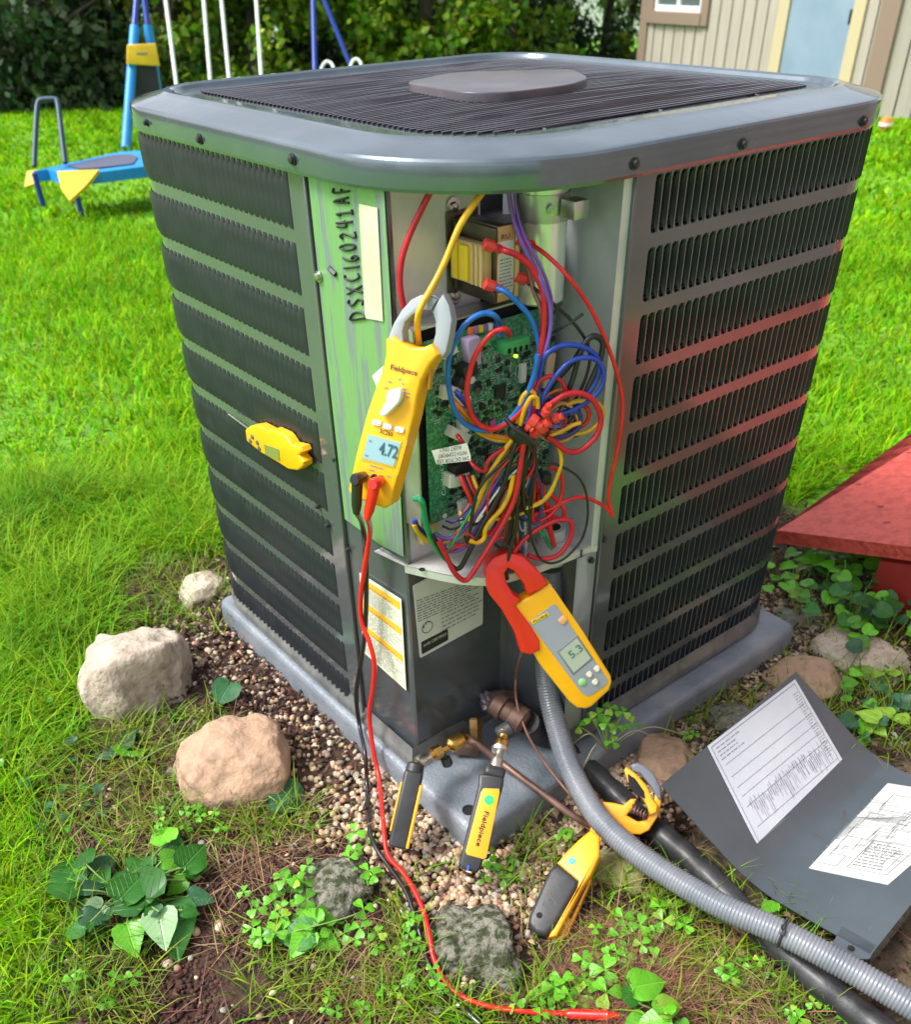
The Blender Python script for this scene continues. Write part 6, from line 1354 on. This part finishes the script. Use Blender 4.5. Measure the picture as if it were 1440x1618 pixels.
# ------------------------------------------------------------------ chain-link fence, neighbour's house, trees
fn = thing('chain_link_fence', 'dark chain-link fence between the trees at the back', 'fence')
FY = 15.5; FM = mat('fence_dark', (.03, .032, .03), .6, .3)
zf = gh(0, FY)
for k in range(9): x = -9+k*1.6; link('post', tube([Vector((x, FY, zf)), Vector((x, FY, zf+1.35))], .03, 8, 1), FM, fn)
for z in (.08, 1.3): link('rail', tube([Vector((-9, FY, zf+z)), Vector((3.8, FY, zf+z))], .018, 6, 1), FM, fn)
vs, fs = [], []
for k in range(170):
    for sg in (1, -1):
        x0 = -9+k*.075; vs += [(x0, FY, zf+.05), (x0+.006, FY, zf+.05), (x0+.006+sg*1.2, FY+.002, zf+1.3), (x0+sg*1.2, FY+.002, zf+1.3)]; fs.append(tuple(range(len(vs)-4, len(vs))))
link('wire_mesh', mesh(vs, fs), FM, fn, kind='stuff')
nh = thing('neighbour_house', 'white sided house glimpsed through the trees behind the fence', 'house')
for k in range(17): link('siding_board', box(Vector((-2, 24, zf-.3+.2*k)), X_, Y_, Z, 8, .03, .094, .006, 1), mat('siding_white', (.7, .72, .7), .6), nh)
def tree(x, y, h, r, label, cat='tree', n=5200, cols=None, low=.0, seed=0, nm='bushy_tree', leaf=.10, group='trees and shrubs along the back of the yard'):
    t = thing(nm, label, cat, group); rg = np.random.default_rng(seed); z0 = gh(x, y)
    rr = random.Random(seed)
    link('trunk', tube([Vector((x, y, z0-.05)), Vector((x+rr.uniform(-.1, .1), y, z0+h*.35)), Vector((x+rr.uniform(-.3, .3), y+.1, z0+h*.85))], lambda t_: .11*(1-.75*t_)*(r/1.2), 10, 5), mat('bark_dark', (.045, .032, .025), .9, 0, (.07, .055, .04), 12, 6, .5, 20), t)
    for k in range(5):
        a = rr.uniform(0, 6.3); s_ = Vector((x, y, z0+h*rr.uniform(.15, .55))); e = s_+Vector((math.cos(a)*r*.7, math.sin(a)*r*.6, h*.3)); link('limb', tube([s_, s_.lerp(e, .5)+Z*.05, e], lambda t_: .035*(1-.7*t_), 7, 4), MATS['bark_dark'], t)
    # leaf clumps through the crown, gaps between
    nc = 110; cc_ = np.stack([rg.uniform(-1, 1, nc), rg.uniform(-1, 1, nc), rg.uniform(low, 1, nc)**1.7], -1); rad = np.sqrt((cc_[:, 0])**2+(cc_[:, 1])**2); cc_ = cc_[rad < 1.0]
    cc_[:, 0] *= r; cc_[:, 1] *= r*.8; shrink = 1-.45*np.abs(cc_[:, 2]-.4); cc_[:, 0] *= shrink; cc_[:, 1] *= shrink; cc_[:, 2] *= h
    ci = rg.integers(0, len(cc_), n); P_ = cc_[ci]+rg.normal(0, 1, (n, 3))*np.array([.15, .15, .10])*r*.75; P_[:, 2] = np.abs(P_[:, 2])
    P_ += np.array([x, y, z0]); u_ = rg.normal(0, 1, (n, 3)); u_ /= np.linalg.norm(u_, axis=1)[:, None]; nn = rg.normal(0, 1, (n, 3))+np.array([0, -.4, .9]); v_ = np.cross(nn, u_); v_ /= np.linalg.norm(v_, axis=1)[:, None]
    L_ = rg.uniform(.6, 1.3, n)[:, None]*leaf; V_ = np.stack([P_-u_*L_*.5, P_+v_*L_*.32+u_*L_*.05, P_+u_*L_*.5, P_-v_*L_*.32+u_*L_*.05], 1).reshape(-1, 3)
    F = np.arange(4*n).reshape(-1, 4); me_o = fast_mesh('crown', V_, F, cols); me_o.parent = t; del me_o['kind']; return t
TD = mat('leaf_dark', (.018, .055, .016), .6, 0, (.035, .09, .02), 1.2, 3, rnd=.5, trans=.25); TLm = mat('leaf_light', (.2, .38, .01), .55, 0, (.08, .2, .01), 1.1, 3, rnd=.5, trans=.35); TMd = mat('leaf_mid', (.05, .14, .015), .6, 0, (.12, .25, .012), 1.3, 3, rnd=.5, trans=.3)
TR = [(-7.2, 10.2, 2.4, 1.3, TD, 'dark evergreen shrub at the far left'), (-5.2, 9.6, 1.5, 1.0, TD, 'dark low shrub left of the swing set'), (-6.3, 11.3, 3.4, 1.4, TMd, 'tall mid green tree behind the far left shrub'), (-4.3, 10.9, 3.4, 1.3, TMd, 'mid green tree behind the swing legs'), (-3.3, 10.6, 2.3, 1.0, TLm, 'lime green bush behind the white poles'),
      (-2.35, 12.2, 3.2, 1.3, TD, 'dark tree behind the white poles'), (-1.5, 11.0, 2.6, 1.1, TLm, 'lime green tree by the right swing leg'), (-.6, 11.8, 3.4, 1.05, TLm, 'lime green tree right of the swing set'), (-8.9, 11.5, 3, 1.5, TMd, 'mid green tree at the left edge'), (-5.3, 13.5, 4, 1.7, TMd, 'tall tree rising behind the shrubs'),
      (.0, 13.8, 3.2, .9, TD, 'narrow dark tree in front of the white house'), (1.6, 14.8, 3.6, 1.1, TLm, 'light green tree left of the shed'), (-3.2, 14.2, 4.2, 1.7, TD, 'tall dark tree in the second row'), (-1.0, 14.9, 4, 1.3, TD, 'dark tree before the fence'), (3.0, 17.5, 4, 1.6, TMd, 'tree behind the shed corner'), (-7.8, 14.5, 4.5, 2, TD, 'tall dark tree in the far left corner')]
for i, (x, y, h, r, m_, lb_) in enumerate(TR): tree(x, y, h, r, lb_, cols=m_, seed=20+i, n=9500 if y < 13 else 7000)
for i, (x, y) in enumerate(((.55, 14.2), (.9, 15.1), (2.1, 15.3), (1.25, 13.9))):
    t = thing('young_trunk', ['slim dark trunk before the white house', 'thin trunk behind the fence line', 'trunk close to the shed corner', 'leaning dark trunk between two light trees'][i], 'tree trunk', None); z0 = gh(x, y)
    link('trunk', tube([Vector((x, y, z0)), Vector((x+.1, y, z0+1)), Vector((x+(.25 if i != 3 else .6), y, z0+3.2))], lambda q_: .06*(1-.4*q_), 8, 4), MATS['bark_dark'], t); link('limb', tube([Vector((x+.1, y, z0+.9)), Vector((x-.3, y, z0+1.9))], .025, 6, 3), MATS['bark_dark'], t)

HX = [(-9.5, 13.2, 'left edge of the yard'), (-6.9, 13.3, 'far left tree'), (-5.4, 12.4, 'trampoline'), (-3.9, 12.6, 'blue swing legs'), (-2.7, 13.4, 'white hanging poles'), (-1.6, 13.0, 'right swing legs'), (-.5, 13.8, 'narrow gap by the white house')]
for i, (x, y, wh) in enumerate(HX): tree(x, y, 1.5, 1.0, 'dense dark undergrowth shrub behind the '+wh, 'shrub', 5500, TD, 0, 70+i, 'shrub', .09, 'dense shrubs under the back trees')
